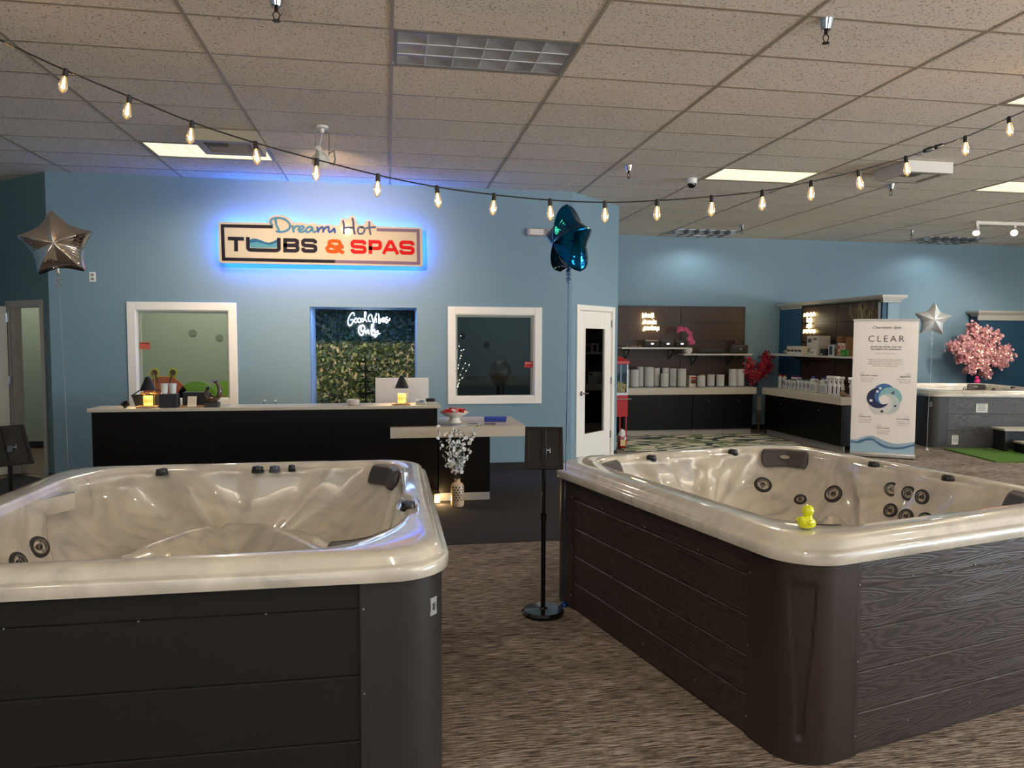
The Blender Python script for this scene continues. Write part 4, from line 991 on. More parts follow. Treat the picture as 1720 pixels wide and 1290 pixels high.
# ceiling spotlight that lights the sign
t = thing('spotlight', 'white ceiling spotlight in a wire yoke aimed at the illuminated sign', 'spotlight', (-.579, 6.95, CZ)); Mw = mat('white_enamel', (225, 220, 210), .35)
MB().lathe([(.055, 0), (.055, -.018), (.02, -.022), (.018, -.055), (.0, -.055)], 28).build('canopy', Mw, t)
mb = MB(); mb.tube([(0, 0, -.05), (-.02, .01, -.14), (-.035, .02, -.21)], .006, 8).tube([(-.055, 0, -.23), (-.062, 0, -.06), (-.055, 0, -.05), (.05, 0, -.05), (.062, 0, -.06), (.058, 0, -.26)], .004, 8); mb.build('yoke', M_STEEL, t)
hd = Vector((-.03, .03, -.235)); aim = (Vector((-.60, 9.31, 2.50))-Vector((-.579, 6.95, CZ))-hd).normalized()
mb = MB(); mb.lathe([(.022, -.09), (.026, -.085), (.028, 0), (.03, .01), (.055, .05), (.080, .11), (.083, .115), (.077, .114), (.05, .06), (.0, .02)], 28, hd, aim); mb.build('lamp_head', Mw, t)
MB().lathe([(.0, .10), (.050, .10), (.050, .103), (0, .103)], 24, hd, aim).build('bulb', emat('spot_bulb', (255, 206, 150), 10), t)
MB().tube([(.055, 0, -.24), (.10, .05, -.20), (.11, .06, -.28), (.09, .03, -.34)], .006, 6).build('plug_clip', M_STEEL, t)
L = bpy.data.lights.new('spot_beam', 'SPOT'); L.energy = 150; L.color = (1, .68, .38); L.spot_size = radians(92); L.spot_blend = 1.0; L.shadow_soft_size = .04
o = bpy.data.objects.new('spot_beam', L); col.objects.link(o); o.location = Vector((-.579, 6.95, CZ))+hd+aim*.13; o.rotation_euler = aim.to_track_quat('-Z', 'Y').to_euler()
# track light on the right
t = thing('track_light', 'white ceiling track with adjustable spot heads at the right edge', 'track light', (9.27, 10.42, CZ))
MB().box(0, -.018, -.05, 2.9, .018, 0, .002).build('rail', Mw, t)
for x, ax, on in ((.03, (-.5, -.45, -.7), False), (.72, (-.75, -.75, -.55), True), (1.5, (.3, .5, -.8), False), (2.3, (.2, .6, -.8), False)):
    a = Vector(ax).normalized(); c = Vector((x, 0, -.14))
    h_ = MB().box(x-.02, -.016, -.085, x+.02, .016, -.05).cyl((x, 0, -.13), .007, .06, 8).lathe([(.03, -.07), (.034, -.06), (.034, .0), (.055, .08), (.052, .08), (.03, .0), (0, -.0)], 22, c, a).build('spot_head', Mw, t)
    MB().lathe([(0, .06), (.045, .06), (.045, .064), (0, .064)], 20, c, a).build('bulb', emat('cool_spot_bulb', (255, 250, 240), 30 if on else 4), h_)
for px, tx in ((9.3, (9.0, 12.0, 1.0)), (10.8, (11.0, 12.9, 1.3)), (11.6, (9.6, 10.9, 1.0))):
    L = bpy.data.lights.new('track_beam', 'SPOT'); L.energy = 60; L.color = (1, .92, .8); L.spot_size = radians(75); L.spot_blend = .8; L.shadow_soft_size = .03
    o = bpy.data.objects.new('track_beam', L); col.objects.link(o); o.location = (px, 10.42, 3.36); o.rotation_euler = (Vector(tx)-Vector(o.location)).to_track_quat('-Z', 'Y').to_euler()

# ------------------------------------------------------------------ string lights
BULBS = [(-2.0, 3.25), (-1.675, 3.11), (-1.364, 2.992), (-1.049, 2.874), (-.718, 2.778), (-.39, 2.701), (-.051, 2.629), (.284, 2.575), (.618, 2.543), (.954, 2.524), (1.291, 2.522), (1.621, 2.544), (1.975, 2.581), (2.31, 2.626), (2.64, 2.698), (2.964, 2.778), (3.299, 2.879), (3.727, 3.028), (4.046, 3.167)]
SYY = 4.3
def bulb_glass():       # thin amber tinted envelope, faintly aglow from its filament
    m = pane_mat('amber_bulb_glass', (1.0, .90, .70), 1.4); nt = m.node_tree
    e = nt.nodes.new('ShaderNodeEmission'); e.inputs[0].default_value = lin(255, 200, 120); e.inputs[1].default_value = .07
    ad = nt.nodes.new('ShaderNodeAddShader'); o = [n for n in nt.nodes if n.type == 'OUTPUT_MATERIAL'][0]; src = o.inputs[0].links[0].from_socket
    nt.links.new(src, ad.inputs[0]); nt.links.new(e.outputs[0], ad.inputs[1]); nt.links.new(ad.outputs[0], o.inputs[0]); return m
def string(label, pts, bulbs, extra_a=None, extra_b=None):
    t = thing('string_light', label, 'string lights', (0, SYY, 0))
    P = [(p[0], .0, p[1]) for p in pts]; MB().tube(smooth_path(P, 6), .0042, 6).build('cable', mat('black_cable', (12, 12, 12), .5), t)
    sm = bm_ = fm = gm = None
    for n, (x, z) in enumerate(bulbs):
        dx = (x-1.1)*.0
        if sm is None:
            so = MB().cyl((0, 0, -.028), .0135, .04, 16).cyl((0, 0, .008), .011, .008, 12).build('socket', mat('socket_black', (14, 13, 12), .45), t, (x, 0, z-.008)); sm = so.data
            bo = MB().lathe([(.0115, -.026), (.0125, -.036), (.0205, -.062), (.0225, -.078), (.0205, -.095), (.011, -.108), (.004, -.114), (0, -.115)], 18, cap=False).build('bulb', bulb_glass(), so, smooth=70); gm = bo.data
            m = MB()
            for k in range(4): a = pi*k/2+.4; m.tube([(.003*cos(a), .003*sin(a), -.038), (.0085*cos(a), .0085*sin(a), -.088)], .0008, 4)
            m.tube([(0, 0, -.03), (0, 0, -.094)], .001, 4)
            fo = m.build('filament', emat('filament_glow', (255, 190, 104), 120), bo); fm = fo.data
        else:
            so = bpy.data.objects.new('socket', sm); col.objects.link(so); so.parent = t; so.location = (x, 0, z-.008)
            bo = bpy.data.objects.new('bulb', gm); col.objects.link(bo); bo.parent = so
            fo = bpy.data.objects.new('filament', fm); col.objects.link(fo); fo.parent = bo
        rr = random.Random(n); so.rotation_euler = (rr.uniform(-.06, .06), rr.uniform(-.10, .10)+(-.12 if x > 2.9 else .10 if x < -.9 else 0), 0)
    return t
a = string('long black cord of glowing amber bulbs sagging across the ceiling from the left', [(-2.9, 3.60), (-2.35, 3.40)]+BULBS[:17]+[(3.40, 2.915), (3.47, 2.938)], BULBS[:17])
MB().lathe([(.006, -.05), (.013, -.045), (.016, -.01), (.013, .02), (.006, .03)], 14, (3.47, 0, 2.938), (.95, 0, .33)).build('plug', M_BLACK, a)
b = string('short black cord of glowing amber bulbs joining on at the right', [(3.50, 2.95), (3.56, 2.97)]+BULBS[17:]+[(4.5, 3.37), (5.0, 3.60)], BULBS[17:]+[(4.42, 3.33), (4.8, 3.51)])
MB().lathe([(.006, -.03), (.015, -.02), (.012, .03), (.006, .04)], 14, (3.53, 0, 2.958), (.95, 0, .33)).build('plug', M_BLACK, b)
o = MB().box(-.022, -.004, -.016, .022, .004, -.004, .002).box(-.022, -.004, -.004, -.014, .004, .012).box(.014, -.004, -.004, .022, .004, .012).box(-.004, -.004, -.004, .004, .004, .008).build('cable_clip', pane_mat('clear_plastic', (.9, .93, .95), 1.4), None, (3.385, SYY-.008, 2.90)); tag(o, 'small clear plastic clip on the light cord near its plug', 'clip')

# ------------------------------------------------------------------ illuminated wall sign
S0 = (-1.985, 2.605)
def S(px, py): return (S0[0]+(px-82)*.00165, S0[1]+(435+.031*(px-82)-py)*.00165)
sign = thing('wall_sign', 'backlit shop sign lettered Dream Hot TUBS & SPAS glowing blue on the wall', 'sign', (0, 9.24, 0))
out = [(84, 425), (84, 158), (95, 145), (428, 150), (430, 125), (448, 104), (490, 94), (540, 98), (580, 118), (605, 148), (630, 150), (652, 143), (680, 152), (702, 160), (730, 152), (758, 152), (790, 166), (830, 163), (862, 160), (900, 172), (935, 170), (940, 132), (955, 119), (975, 116), (992, 126), (1005, 108), (1025, 98), (1045, 105), (1058, 130), (1066, 160), (1088, 166), (1112, 164), (1124, 140), (1145, 128), (1168, 136), (1182, 160), (1212, 178), (1530, 189), (1543, 202), (1549, 466), (1536, 480), (96, 438)]
outp = [S(*p) for p in out]
brd = MB().prism(outp, 0, .022); brd.build('sign_board', mat('sign_white', (166, 158, 146), .5, coat=.25, spec=.3), sign)
edge = MB()
cxm = sum(p[0] for p in outp)/len(outp)
def shrink(poly, d):
    n = len(poly); r = []; A = sum(poly[i][0]*poly[(i+1) % n][1]-poly[(i+1) % n][0]*poly[i][1] for i in range(n)); sg = 1 if A > 0 else -1
    for i in range(n):
        a = Vector(poly[i-1]); b = Vector(poly[i]); c = Vector(poly[(i+1) % n]); d1 = (b-a).normalized(); d2 = (c-b).normalized()
        nn = (Vector((-d1.y, d1.x))+Vector((-d2.y, d2.x)))*sg; nn = nn.normalized() if nn.length > .1 else Vector((0, 0)); r.append(tuple(b+nn*d))
    return r
sh = shrink(outp, .028); n = len(sh); mb = MB(); vs = [(p[0], .035, p[1]) for p in sh]+[(p[0], .075, p[1]) for p in sh]
fs = [(i, (i+1) % n, (i+1) % n+n, i+n) for i in range(n)]; mb.add(vs, fs); mb.build('light_strip', emat('blue_led', (10, 112, 255), 26), sign, smooth=0, label='blue LED strip')
bk = MB().prism(shrink(outp, .03), .022, .034); bk.build('back_tray', mat('clear_acrylic_edge', (120, 190, 240), .2), sign)
for x in (-1.6, 0.0): MB().cyl((x, .03, 2.68), .012, .09, 12, axis=(0, 1, 0)).cyl((x, .03, 2.98), .012, .09, 12, axis=(0, 1, 0)).build('standoff', M_STEEL, sign)
NAVY = mat('sign_navy', (14, 12, 32), .6, spec=.15); PURP = mat('sign_mauve', (104, 86, 116), .6, spec=.15); ORG = mat('sign_orange', (214, 70, 4), .6, spec=.15); SRED = mat('sign_red', (168, 0, 12), .6, spec=.15); TEAL = mat('sign_teal', (66, 124, 146), .6, spec=.1)
fw = .038
mb = MB(); mb.stroke([S(462, 180), S(112, 172), S(116, 410), S(900, 435)], fw, -.004, 0, caps=False)
mb.mat(1).stroke([S(900, 435), S(1390, 451), S(1515, 455), S(1512, 212), S(1205, 203)], fw*.96, -.004, 0, caps=False)
mb.build('border', [NAVY, PURP], sign)
# block letters (stroke paths in unit box)
CAPS = {'T': [[(0, 1), (1, 1)], [(.5, 1), (.5, 0)]],
        'U': [[(0, 1), (0, .18), (.02, .08), (.06, .02), (.12, 0), (.88, 0), (.94, .02), (.98, .08), (1, .18), (1, 1)]],
        'B': [[(0, 0), (0, 1), (.82, 1), (.95, .93), (.97, .75), (.93, .58), (.8, .51), (0, .51)], [(.8, .51), (.96, .43), (1, .25), (.96, .07), (.84, 0), (0, 0)]],
        'S': [[(.98, .72), (.97, .9), (.86, 1), (.14, 1), (.02, .9), (0, .74), (.03, .58), (.14, .52), (.86, .48), (.97, .4), (1, .25), (.98, .1), (.86, 0), (.12, 0), (.02, .1), (0, .28)]],
        'P': [[(0, 0), (0, 1), (.84, 1), (.97, .92), (1, .7), (.97, .46), (.84, .37), (0, .37)]],
        'A': [[(0, 0), (.42, 1), (.58, 1), (1, 0)], [(.2, .28), (.8, .28)]],
        '&': [[(.88, .74), (.82, .95), (.68, 1), (.32, 1), (.17, .92), (.14, .76), (.24, .58)], [(.2, .64), (1.02, -.04)], [(.34, .53), (.14, .5), (0, .28), (.06, .07), (.2, 0), (.56, 0), (.74, .08), (.85, .3), (.86, .48)], [(.66, .46), (1.0, .46)]]}
def cap(ch, px0, px1, pyt, pyb, m, w=.043):
    (x0, zt), (x1, _) = S(px0, pyt), S(px1, pyt); zb = S(px0, pyb)[1]; x0 += w/2; x1 -= w/2; zt -= w/2; zb += w/2; mb = MB(); off = 0
    for path in CAPS[ch]:
        q = [Vector((x0+u*(x1-x0), zb+v*(zt-zb))) for u, v in path]
        if ch != 'S': q[0] = q[0]+(q[0]-q[1]).normalized()*w/2; q[-1] = q[-1]+(q[-1]-q[-2]).normalized()*w/2
        if ch == '&':
            for n_, (a_, b_) in enumerate(zip(q[:-1], q[1:])): off += .00012; mb.stroke([tuple(a_), tuple(b_)], w, -.0045-off, 0, caps=False)
            for a_ in q[1:-1]: off += .00012; mb.prism([(a_.x+w/2*cos(2*pi*k/14), a_.y+w/2*sin(2*pi*k/14)) for k in range(14)], -.0045-off, 0)
        else: off += .0003; mb.stroke([tuple(a_) for a_ in q], w, -.0045-off, 0, caps=False)
    mb.build('block_letter', m, sign, smooth=0)
cap('T', 148, 259, 250, 353, NAVY); cap('U', 273, 515, 253, 358, NAVY); cap('B', 533, 648, 262, 365, NAVY); cap('S', 659, 775, 264, 368, NAVY)
cap('&', 831, 964, 270, 373, ORG); cap('S', 1013, 1131, 275, 378, SRED); cap('P', 1145, 1244, 278, 381, SRED); cap('A', 1247, 1367, 280, 384, SRED, .040); cap('S', 1371, 1486, 283, 388, SRED)
wave = [(297, 272), (320, 264), (345, 265), (375, 275), (405, 289), (435, 294), (462, 285), (490, 272), (490, 322), (480, 332), (312, 330), (300, 320)]
MB().prism([S(*p) for p in wave], -.003, 0).build('water_fill', TEAL, sign)
wv = [(297, 274), (320, 266), (345, 267), (375, 277), (405, 291), (435, 296), (462, 287), (490, 274), (490, 292), (440, 312), (400, 302), (350, 288), (300, 296)]
MB().prism([S(*p) for p in wv], -.0042, -.003).build('water_crest', mat('sign_steel_blue', (36, 80, 122), .6, spec=.1), sign)
SCR = [([(458, 165), (446, 150), (452, 130), (478, 118), (515, 117), (555, 132), (582, 165), (574, 196), (545, 213), (510, 218), (488, 212)], 0), ([(482, 130), (487, 165), (502, 200), (508, 216)], 0),
       ([(600, 174), (604, 196), (608, 217)], 0), ([(606, 200), (618, 182), (640, 174)], 0), ([(645, 205), (668, 198), (680, 184), (670, 174), (652, 182), (642, 202), (652, 217), (674, 217), (692, 205)], 0),
       ([(742, 190), (728, 180), (706, 188), (694, 206), (702, 220), (722, 214), (740, 192), (744, 212), (756, 220), (768, 212)], 0), ([(776, 185), (782, 218)], 1), ([(782, 208), (798, 190), (814, 184), (818, 200), (818, 218)], 1), ([(820, 204), (838, 186), (856, 182), (858, 198), (858, 212), (866, 220), (884, 208), (898, 196), (902, 222)], 1),
       ([(962, 140), (968, 180), (966, 228)], 2), ([(966, 192), (1000, 186), (1040, 190)], 2), ([(1030, 122), (1036, 150), (1037, 190), (1045, 232)], 2),
       ([(1100, 184), (1080, 184), (1068, 206), (1076, 232), (1098, 232), (1116, 212), (1112, 190), (1098, 184)], 3), ([(1152, 148), (1152, 190), (1160, 236)], 3), ([(1128, 192), (1160, 186), (1196, 184)], 3)]
SM = [mat('script_pale_blue', (62, 112, 146), .6, spec=.1), mat('script_blue', (46, 74, 140), .6, spec=.1), mat('script_indigo', (60, 62, 104), .6, spec=.1), mat('script_slate', (74, 84, 116), .6, spec=.1)]
k = 0
for cnt in (2, 2, 1, 1, 3, 3, 1, 2):       # strokes per letter of Dream Hot
    mb = MB()
    for n_, (pts, ci_) in enumerate(SCR[k:k+cnt]): mb.stroke([tuple(v) for v in smooth_path([S(*p) for p in pts], 4)], .024, -.006-.0005*n_, 0)
    mb.build('script_letter', SM[SCR[k][1]], sign, smooth=0); k += cnt
# emergency light and outlet on the wall
t = thing('emergency_light', 'small grey emergency light box high on the wall beside the blue balloon', 'emergency light', (1.92, WY, 3.085))
MB().box(-.155, -.05, -.05, .155, 0, .05, .01).build('housing', mat('satin_grey', (176, 172, 170), .25, .3), t)
mb = MB().box(-.12, -.056, -.035, .06, -.05, .035, .004); mb.build('lens', mat('frosted_lens', (224, 214, 208), .15), t)
mb = MB()
for i in range(3):
    for j in range(4): mb.box(.078+.018*i, -.054, -.036+.019*j, .090+.018*i, -.05, -.024+.019*j)
mb.build('vents', mat('vent_dark', (80, 80, 82), .5), t)
t = thing('wall_outlet', 'white double wall outlet high on the wall beside the silver balloon', 'outlet', (-3.425, WY, 2.42))
MB().box(-.036, -.006, -.057, .036, 0, .057, .003).build('cover_plate', M_WHITE, t); MB().box(-.018, -.009, .008, .018, -.006, .04, .004).box(-.018, -.009, -.04, .018, -.006, -.008, .004).build('receptacle', mat('outlet_grey', (150, 146, 140), .5), t)

# ------------------------------------------------------------------ niche : ivy panels + neon
def ivy(label, x0, x1, z0, z1, y, n, mats, seed, big):
    r = random.Random(seed); mb = MB().box(x0, y, z0, x1, y+.02, z1); mb.mat(1)
    for _ in range(n):
        c = Vector((r.uniform(x0+.01, x1-.01), y-r.uniform(.005, .05), r.uniform(z0, z1))); a = r.uniform(0, 6.28); s_ = r.uniform(.018, .034)*big; tl = r.uniform(-.7, .7)
        u = Vector((cos(a), sin(tl)*.6, sin(a))); w = Vector((-sin(a), cos(a*1.7)*.5, cos(a))); mb.cur = r.choice((1, 1, 1, 2, 2, 3))
        mb.add([tuple(c-u*s_), tuple(c-u*.3*s_+w*s_*.55), tuple(c+u*.5*s_+w*s_*.5), tuple(c+u*s_*1.1), tuple(c+u*.5*s_-w*s_*.5), tuple(c-u*.3*s_-w*s_*.55)], [(0, 1, 2, 3, 4, 5)])
    o = mb.build('ivy_panel', mats, None, smooth=0); tag(o, label, 'ivy panel'); return o
ivy('dark bluish green upper artificial ivy panel behind the neon writing', -.95, .355, 1.66, 2.09, 10.15, 1500, [mat('niche_backing', (50, 58, 84), .7), mat('ivy_dark', (24, 50, 32), .45), mat('ivy_dark_b', (36, 66, 44), .4), mat('ivy_slate', (60, 80, 84), .5)], 1, 1.1)
ivy('olive green lower artificial ivy panel with pale gaps behind the monitor', -.95, .355, .0, 1.655, 10.15, 4300, [mat('niche_cream', (214, 200, 160), .7), mat('ivy_olive', (40, 58, 22), .5), mat('ivy_olive_b', (66, 84, 34), .45), mat('ivy_light', (140, 150, 84), .5)], 2, 1.0)
neon = thing('neon_sign', 'white neon script reading Good Vibes Only on the ivy wall', 'neon sign', (0, 10.04, 0))
def N2(a, b): return (-.563+(a-246)*.00064, 2.072-(b-283)*.00064)
# artwork coordinates measured from a close view (x 270..1190, y 280..850)
NP = [[(430, 375), (420, 320), (380, 320), (330, 390), (300, 480), (310, 560), (345, 575), (385, 530), (410, 460), (350, 460)], [(430, 460), (460, 420), (490, 450), (480, 500), (450, 515), (430, 480), (450, 430)], [(500, 450), (530, 425), (560, 450), (555, 500), (525, 515), (505, 480)],
      [(620, 450), (590, 430), (575, 470), (595, 500), (625, 470), (650, 400), (670, 320), (655, 290), (640, 320), (645, 430), (690, 500)], [(770, 490), (730, 480), (715, 410), (740, 360), (780, 355), (800, 430), (830, 520), (850, 430), (890, 320)], [(880, 420), (880, 510)],
      [(930, 325), (935, 420), (935, 520), (965, 505), (975, 450), (950, 430)], [(1000, 460), (1045, 450), (1040, 410), (1010, 425), (1000, 480), (1040, 500), (1075, 460)], [(1120, 400), (1085, 400), (1080, 430), (1120, 455), (1110, 510), (1080, 510), (1150, 460), (1160, 420)],
      [(590, 570), (540, 590), (515, 660), (530, 740), (580, 780), (620, 720), (640, 640), (620, 580), (590, 570), (560, 640), (580, 700), (620, 680)], [(660, 680), (670, 740), (690, 690), (710, 670), (720, 735), (745, 740)], [(760, 700), (800, 640), (820, 560), (790, 555), (780, 640), (790, 780)],
      [(810, 690), (840, 660), (850, 720), (830, 770), (800, 770)], [(850, 690), (870, 720), (910, 680), (900, 760), (860, 815), (850, 780), (960, 740)]]
mb = MB()
for p in NP: mb.tube([(v.x, 0, v.y) for v in smooth_path([N2(*q) for q in p], 5)], .0062, 8)
mb.build('neon_tube', emat('neon_white', (225, 240, 255), 3), neon)
mb = MB()
for p in NP: mb.stroke([tuple(v) for v in smooth_path([N2(*q) for q in p], 3)], .05, .012, .018)
mb.build('acrylic_backing', pane_mat('clear_acrylic', (.82, .9, .98), 1.25), neon, smooth=0)
L = bpy.data.lights.new('added_niche_wash', 'AREA'); L.shape = 'RECTANGLE'; L.size = 1.2; L.size_y = .02; L.energy = 3.2; L.color = (.25, .5, 1)  # blue area light added to tint the niche jambs
o = bpy.data.objects.new('added_niche_wash', L); col.objects.link(o); o.location = (-.3, 9.6, 2.08); o.rotation_euler = (0, 0, 0)
# added glowing blue strip along the niche lintel, beside the blue wash
MB().box(-.9, 9.55, 2.085, .3, 9.565, 2.096).build('added_glow_strip', emat('blue_strip_glow', (70, 130, 255), 3), neon)
# display rack and plant standing in the niche
t = thing('display_rack', 'thin black tiered display rack standing in front of the ivy wall', 'rack', (-.30, 9.85, 0))
MB().cyl((0, 0, 0), .14, .015, 24).build('base', M_BLKM, t); MB().cyl((0, 0, .015), .010, 1.47, 10).build('pole', M_BLKM, t)
for i, z in enumerate((.82, .98, 1.13, 1.27, 1.40)):
    mb = MB()
    for k in range(3 if i < 4 else 2):
        a = 2*pi*k/3+i*.5; c = (.085*cos(a), .085*sin(a), z); mb.tube([(0, 0, z), c], .004, 6); mb.lathe([(0, 0), (.042, .003), (.055, .014), (.052, .014), (.04, .006), (0, .004)], 16, c)
    mb.build('tray', M_BLKM, t)
t = thing('potted_plant', 'dark feathery potted plant low behind the desk, left in the ivy niche', 'plant', (-.66, 9.75, 0))
MB().lathe([(.09, 0), (.13, .3), (.12, .3), (.1, .26), (0, .26)], 24).build('pot', M_BLACK, t)
mb = MB(); r = random.Random(9)
for _ in range(420):
    a = r.uniform(0, 6.28); el = r.uniform(.15, 1.5); L_ = r.uniform(.15, .62); c = Vector((cos(a)*cos(el)*L_*.55, sin(a)*cos(el)*L_*.45, .35+sin(el)*L_*1.2)); d = Vector((cos(a+r.uniform(-1, 1)), sin(a), r.uniform(-.2, .6))).normalized()*r.uniform(.04, .08); w = d.orthogonal().normalized()*.008
    mb.add([tuple(c-w), tuple(c+d*.5-w*1.2), tuple(c+d), tuple(c+d*.5+w*1.2)], [(0, 1, 2, 3)])
for k in range(8): a = k*.8; mb.tube([(0, 0, .26), (cos(a)*.1, sin(a)*.08, .55), (cos(a)*.18, sin(a)*.12, .95)], .004, 5)
mb.build('foliage', mat('dark_foliage', (30, 40, 24), .6), t, smooth=0)

# ------------------------------------------------------------------ inside the left office : wall decals
t = thing('caterpillar_wall_art', 'colourful caterpillar cutouts with an orange face on the office wall behind the left window', 'wall art', (0, 11.3, 0))
k_ = 11.3/11.0
def disc(mb, x, z, r, y0, y1, zmin=None, n=40):
    pts = [(x+r*cos(2*pi*i/n), z+r*sin(2*pi*i/n)) for i in range(n)]
    if zmin is not None: pts = [(p[0], max(zmin, p[1])) for p in pts]
    mb.prism(pts, y0, y1)
G1 = mat('decal_green', (120, 168, 40), .6); G2 = mat('decal_green_light', (150, 190, 70), .6); OR_ = mat('decal_orange', (196, 92, 36), .6); YL = mat('decal_yellow', (196, 186, 40), .6); BR = mat('decal_brown', (88, 48, 34), .6); WH = mat('decal_white', (225, 222, 214), .6); BL_ = mat('decal_blue', (90, 150, 180), .6)
ZB = .70
m = MB(); disc(m, -3.22, .82, .33, 0, .02, ZB); m.build('face', OR_, t)
m = MB(); m.prism([(-3.36, 1.04), (-3.40, 1.20), (-3.33, 1.24), (-3.27, 1.15), (-3.17, 1.15), (-3.11, 1.24), (-3.04, 1.20), (-3.08, 1.04)], .006, .018); disc(m, -3.345, 1.21, .062, .004, .018); disc(m, -3.095, 1.21, .062, .004, .018)
m.mat(1); disc(m, -3.345, 1.21, .04, -.004, .0); disc(m, -3.095, 1.21, .04, -.004, .0); m.stroke([(-3.335, 1.18), (-3.30, 1.07)], .02, -.004, 0); m.stroke([(-3.105, 1.18), (-3.14, 1.07)], .02, -.004, 0); m.build('antennae', [YL, BR], t)
for i, (x, r_, z) in enumerate(((-2.77, .28, .80), (-2.36, .28, .80), (-1.95, .29, .80), (-1.6, .25, .80))):
    m = MB(); disc(m, x, z, r_, .0+.002*i, .02, ZB); m.mat(1); disc(m, x-.07, z-.0, .09, -.003, .002*i, ZB); m.mat(2); disc(m, x+.09, z+.04, .05, -.003, .002*i)
    m.build('segment', [(G1, G2)[i % 2], (mat('decal_grey', (130, 130, 110), .6), mat('decal_tan', (180, 150, 100), .6), BL_)[i % 3], (WH, BR, OR_)[i % 3]], t)
# store room contents behind the right window
t = thing('lit_branch', 'bare twig branches with tiny white lights at the left of the dark window', 'branches', (.84, 9.72, 0)); r = random.Random(4)
mb = MB(); lt = MB()
for k in range(7):
    a = r.uniform(-.2, .5); z0 = .9+.04*k; e = Vector((.06+.20*r.random(), 0, 1.05+.1*k+r.random()*.12)); p = smooth_path([(0, 0, .5), (.02, 0, z0), tuple((Vector((.03, 0, z0))+e)/2+Vector((0, .02, .02))), tuple(e)], 4); mb.tube(p, .004, 5)
    for q in p[6::2]: lt.ball(q+Vector((r.uniform(-.01, .01), -.01, r.uniform(-.01, .01))), .0045, 6)
MB().lathe([(.06, 0), (.08, .3), (.05, .6), (.04, .6), (.03, .3), (0, .3)], 16).build('vase', M_BLACK, t)
mb.build('twigs', mat('pale_twig', (150, 140, 120), .6), t); lt.build('fairy_lights', emat('fairy_white', (255, 244, 220), 4), t)
for i, (x, z, l) in enumerate(((1.20, 1.76, 'dark round disc behind the right window, left of the pair'), (1.60, 1.62, 'dark round disc behind the right window, right of the pair'))):  # dark round spots behind the right window, built as flat discs
    o = MB().cyl((0, 0, 0), .05, .012, 24, axis=(0, -1, 0)).build('wall_disc', mat('disc_dark', (52, 56, 56), .6), None, (x, 11.997, z)); tag(o, l, 'wall disc')
for i, (x, z, l) in enumerate(((-2.98, 1.79, 'faint grey round mark on the office wall, left of the pair'), (-2.59, 1.72, 'faint grey round mark on the office wall, right of the pair'))):
    o = MB().cyl((0, 0, 0), .055, .006, 24, axis=(0, -1, 0)).build('wall_disc', mat('disc_grey', (116, 120, 106), .7), None, (x, 11.997, z)); tag(o, l, 'wall disc')
t = thing('globe_lamp', 'dark brown globe shaped object in the dim room behind the right window', 'globe', (1.66, 10.9, .7))
MB().ball((0, 0, .52), .17, 28, 1, 1, 1.1).build('globe', mat('dark_brown_globe', (66, 50, 36), .4), t); MB().lathe([(.14, 0), (.14, .05), (.06, .1), (.05, .3), (.12, .36)], 20).build('stand', M_BLACK, t)
o = MB().box(1.0, 10.6, .66, 2.6, 11.6, .70).box(1.05, 10.65, 0, 1.1, 11.5, .66).box(2.5, 10.65, 0, 2.55, 11.5, .66).build('storage_table', M_BLACK, None); tag(o, 'dark table in the dim room behind the right window', 'table')
t = thing('window_sticker', 'small red sticker on the left edge of the left window pane', 'sticker', (-2.945, WY+.055, 1.62)); MB().box(-.0, 0, -.05, .115, .002, .035).mat(1).box(.01, -.001, .012, .105, 0, .024).build('sheet', [mat('faded_red', (190, 90, 70), .5), mat('sticker_dark', (90, 30, 30), .5)], t)
t = thing('window_sticker', 'small red sticker on the right edge of the right window pane', 'sticker', (1.77, WY+.055, 1.38)); MB().box(-.01, 0, -.045, .10, .002, .035).mat(1).box(0, -.001, .008, .09, 0, .02).build('sheet', [mat('bright_red', (205, 40, 50), .5), mat('sticker_white', (220, 200, 200), .5)], t)
# ------------------------------------------------------------------ back shelving unit
def slatwall(label, x0, x1, z0, z1, y, org=(0, 0, 0), rz=0, splits=(.5,)):
    t = thing('slat_wall', label, 'wall panel', org, rz)
    MB().box(x0, y+.02, z0, x1, y+.05, z1).build('backing', M_BLACK, t)
    zs = [z1-.015, z1-.318, z1-.65, z1-.975, z1-1.31, z0]; cols = [x0]+[x0+(x1-x0)*s_ for s_ in splits]+[x1]
    mb = MB(); sc = MB()
    for a, b in zip(zs[:-1], zs[1:]):
        for c, d in zip(cols[:-1], cols[1:]): mb.box(c+.004, y, b+.012, d-.004, y+.02, a-.012, .001)
    for c, d in zip(cols[:-1], cols[1:]):
        for z in (zs[0]-.045, zs[2]+.04):
            for x in (c+.05, (c+d)/2, d-.05): sc.cyl((x, y, z), .012, .004, 10, axis=(0, -1, 0))
    mb.build('slat_boards', M_ESPL, t); sc.build('screw_caps', M_BLACK, t)
    MB().box(x0-.02, y-.004, z0, x0, y+.05, z1).box(x1, y-.004, z0, x1+.02, y+.05, z1).box(x0-.02, y-.004, z1-.015, x1+.02, y+.05, z1).build('edge_trim', M_BLACK, t); return t
slatwall('dark wood slat wall panel on the far wall above the filter counter', 4.10, 6.63, .85, 2.34, 12.92)
def cabinet(label, x0, x1, y0, org, rz, depth=.58, doors=1):
    t = thing('base_cabinet', label, 'cabinet', org, rz)
    MB().box(x0, y0+.02, .10, x1, y0+depth, .73).build('body', M_ESP, t)
    MB().box(x0+.002, y0+.05, 0, x1-.002, y0+.07, .10).build('toe_kick', M_TRIMG, t)
    w = (x1-x0)/doors
    for k in range(doors):
        d = MB().box(x0+w*k+.002, y0, .105, x0+w*(k+1)-.002, y0+.02, .728, .001).build('door', M_ESP, t)
        MB().ball((x0+w*(k+.5), y0-.006, .60), .010, 8).build('knob', M_STEEL, d)
    return t
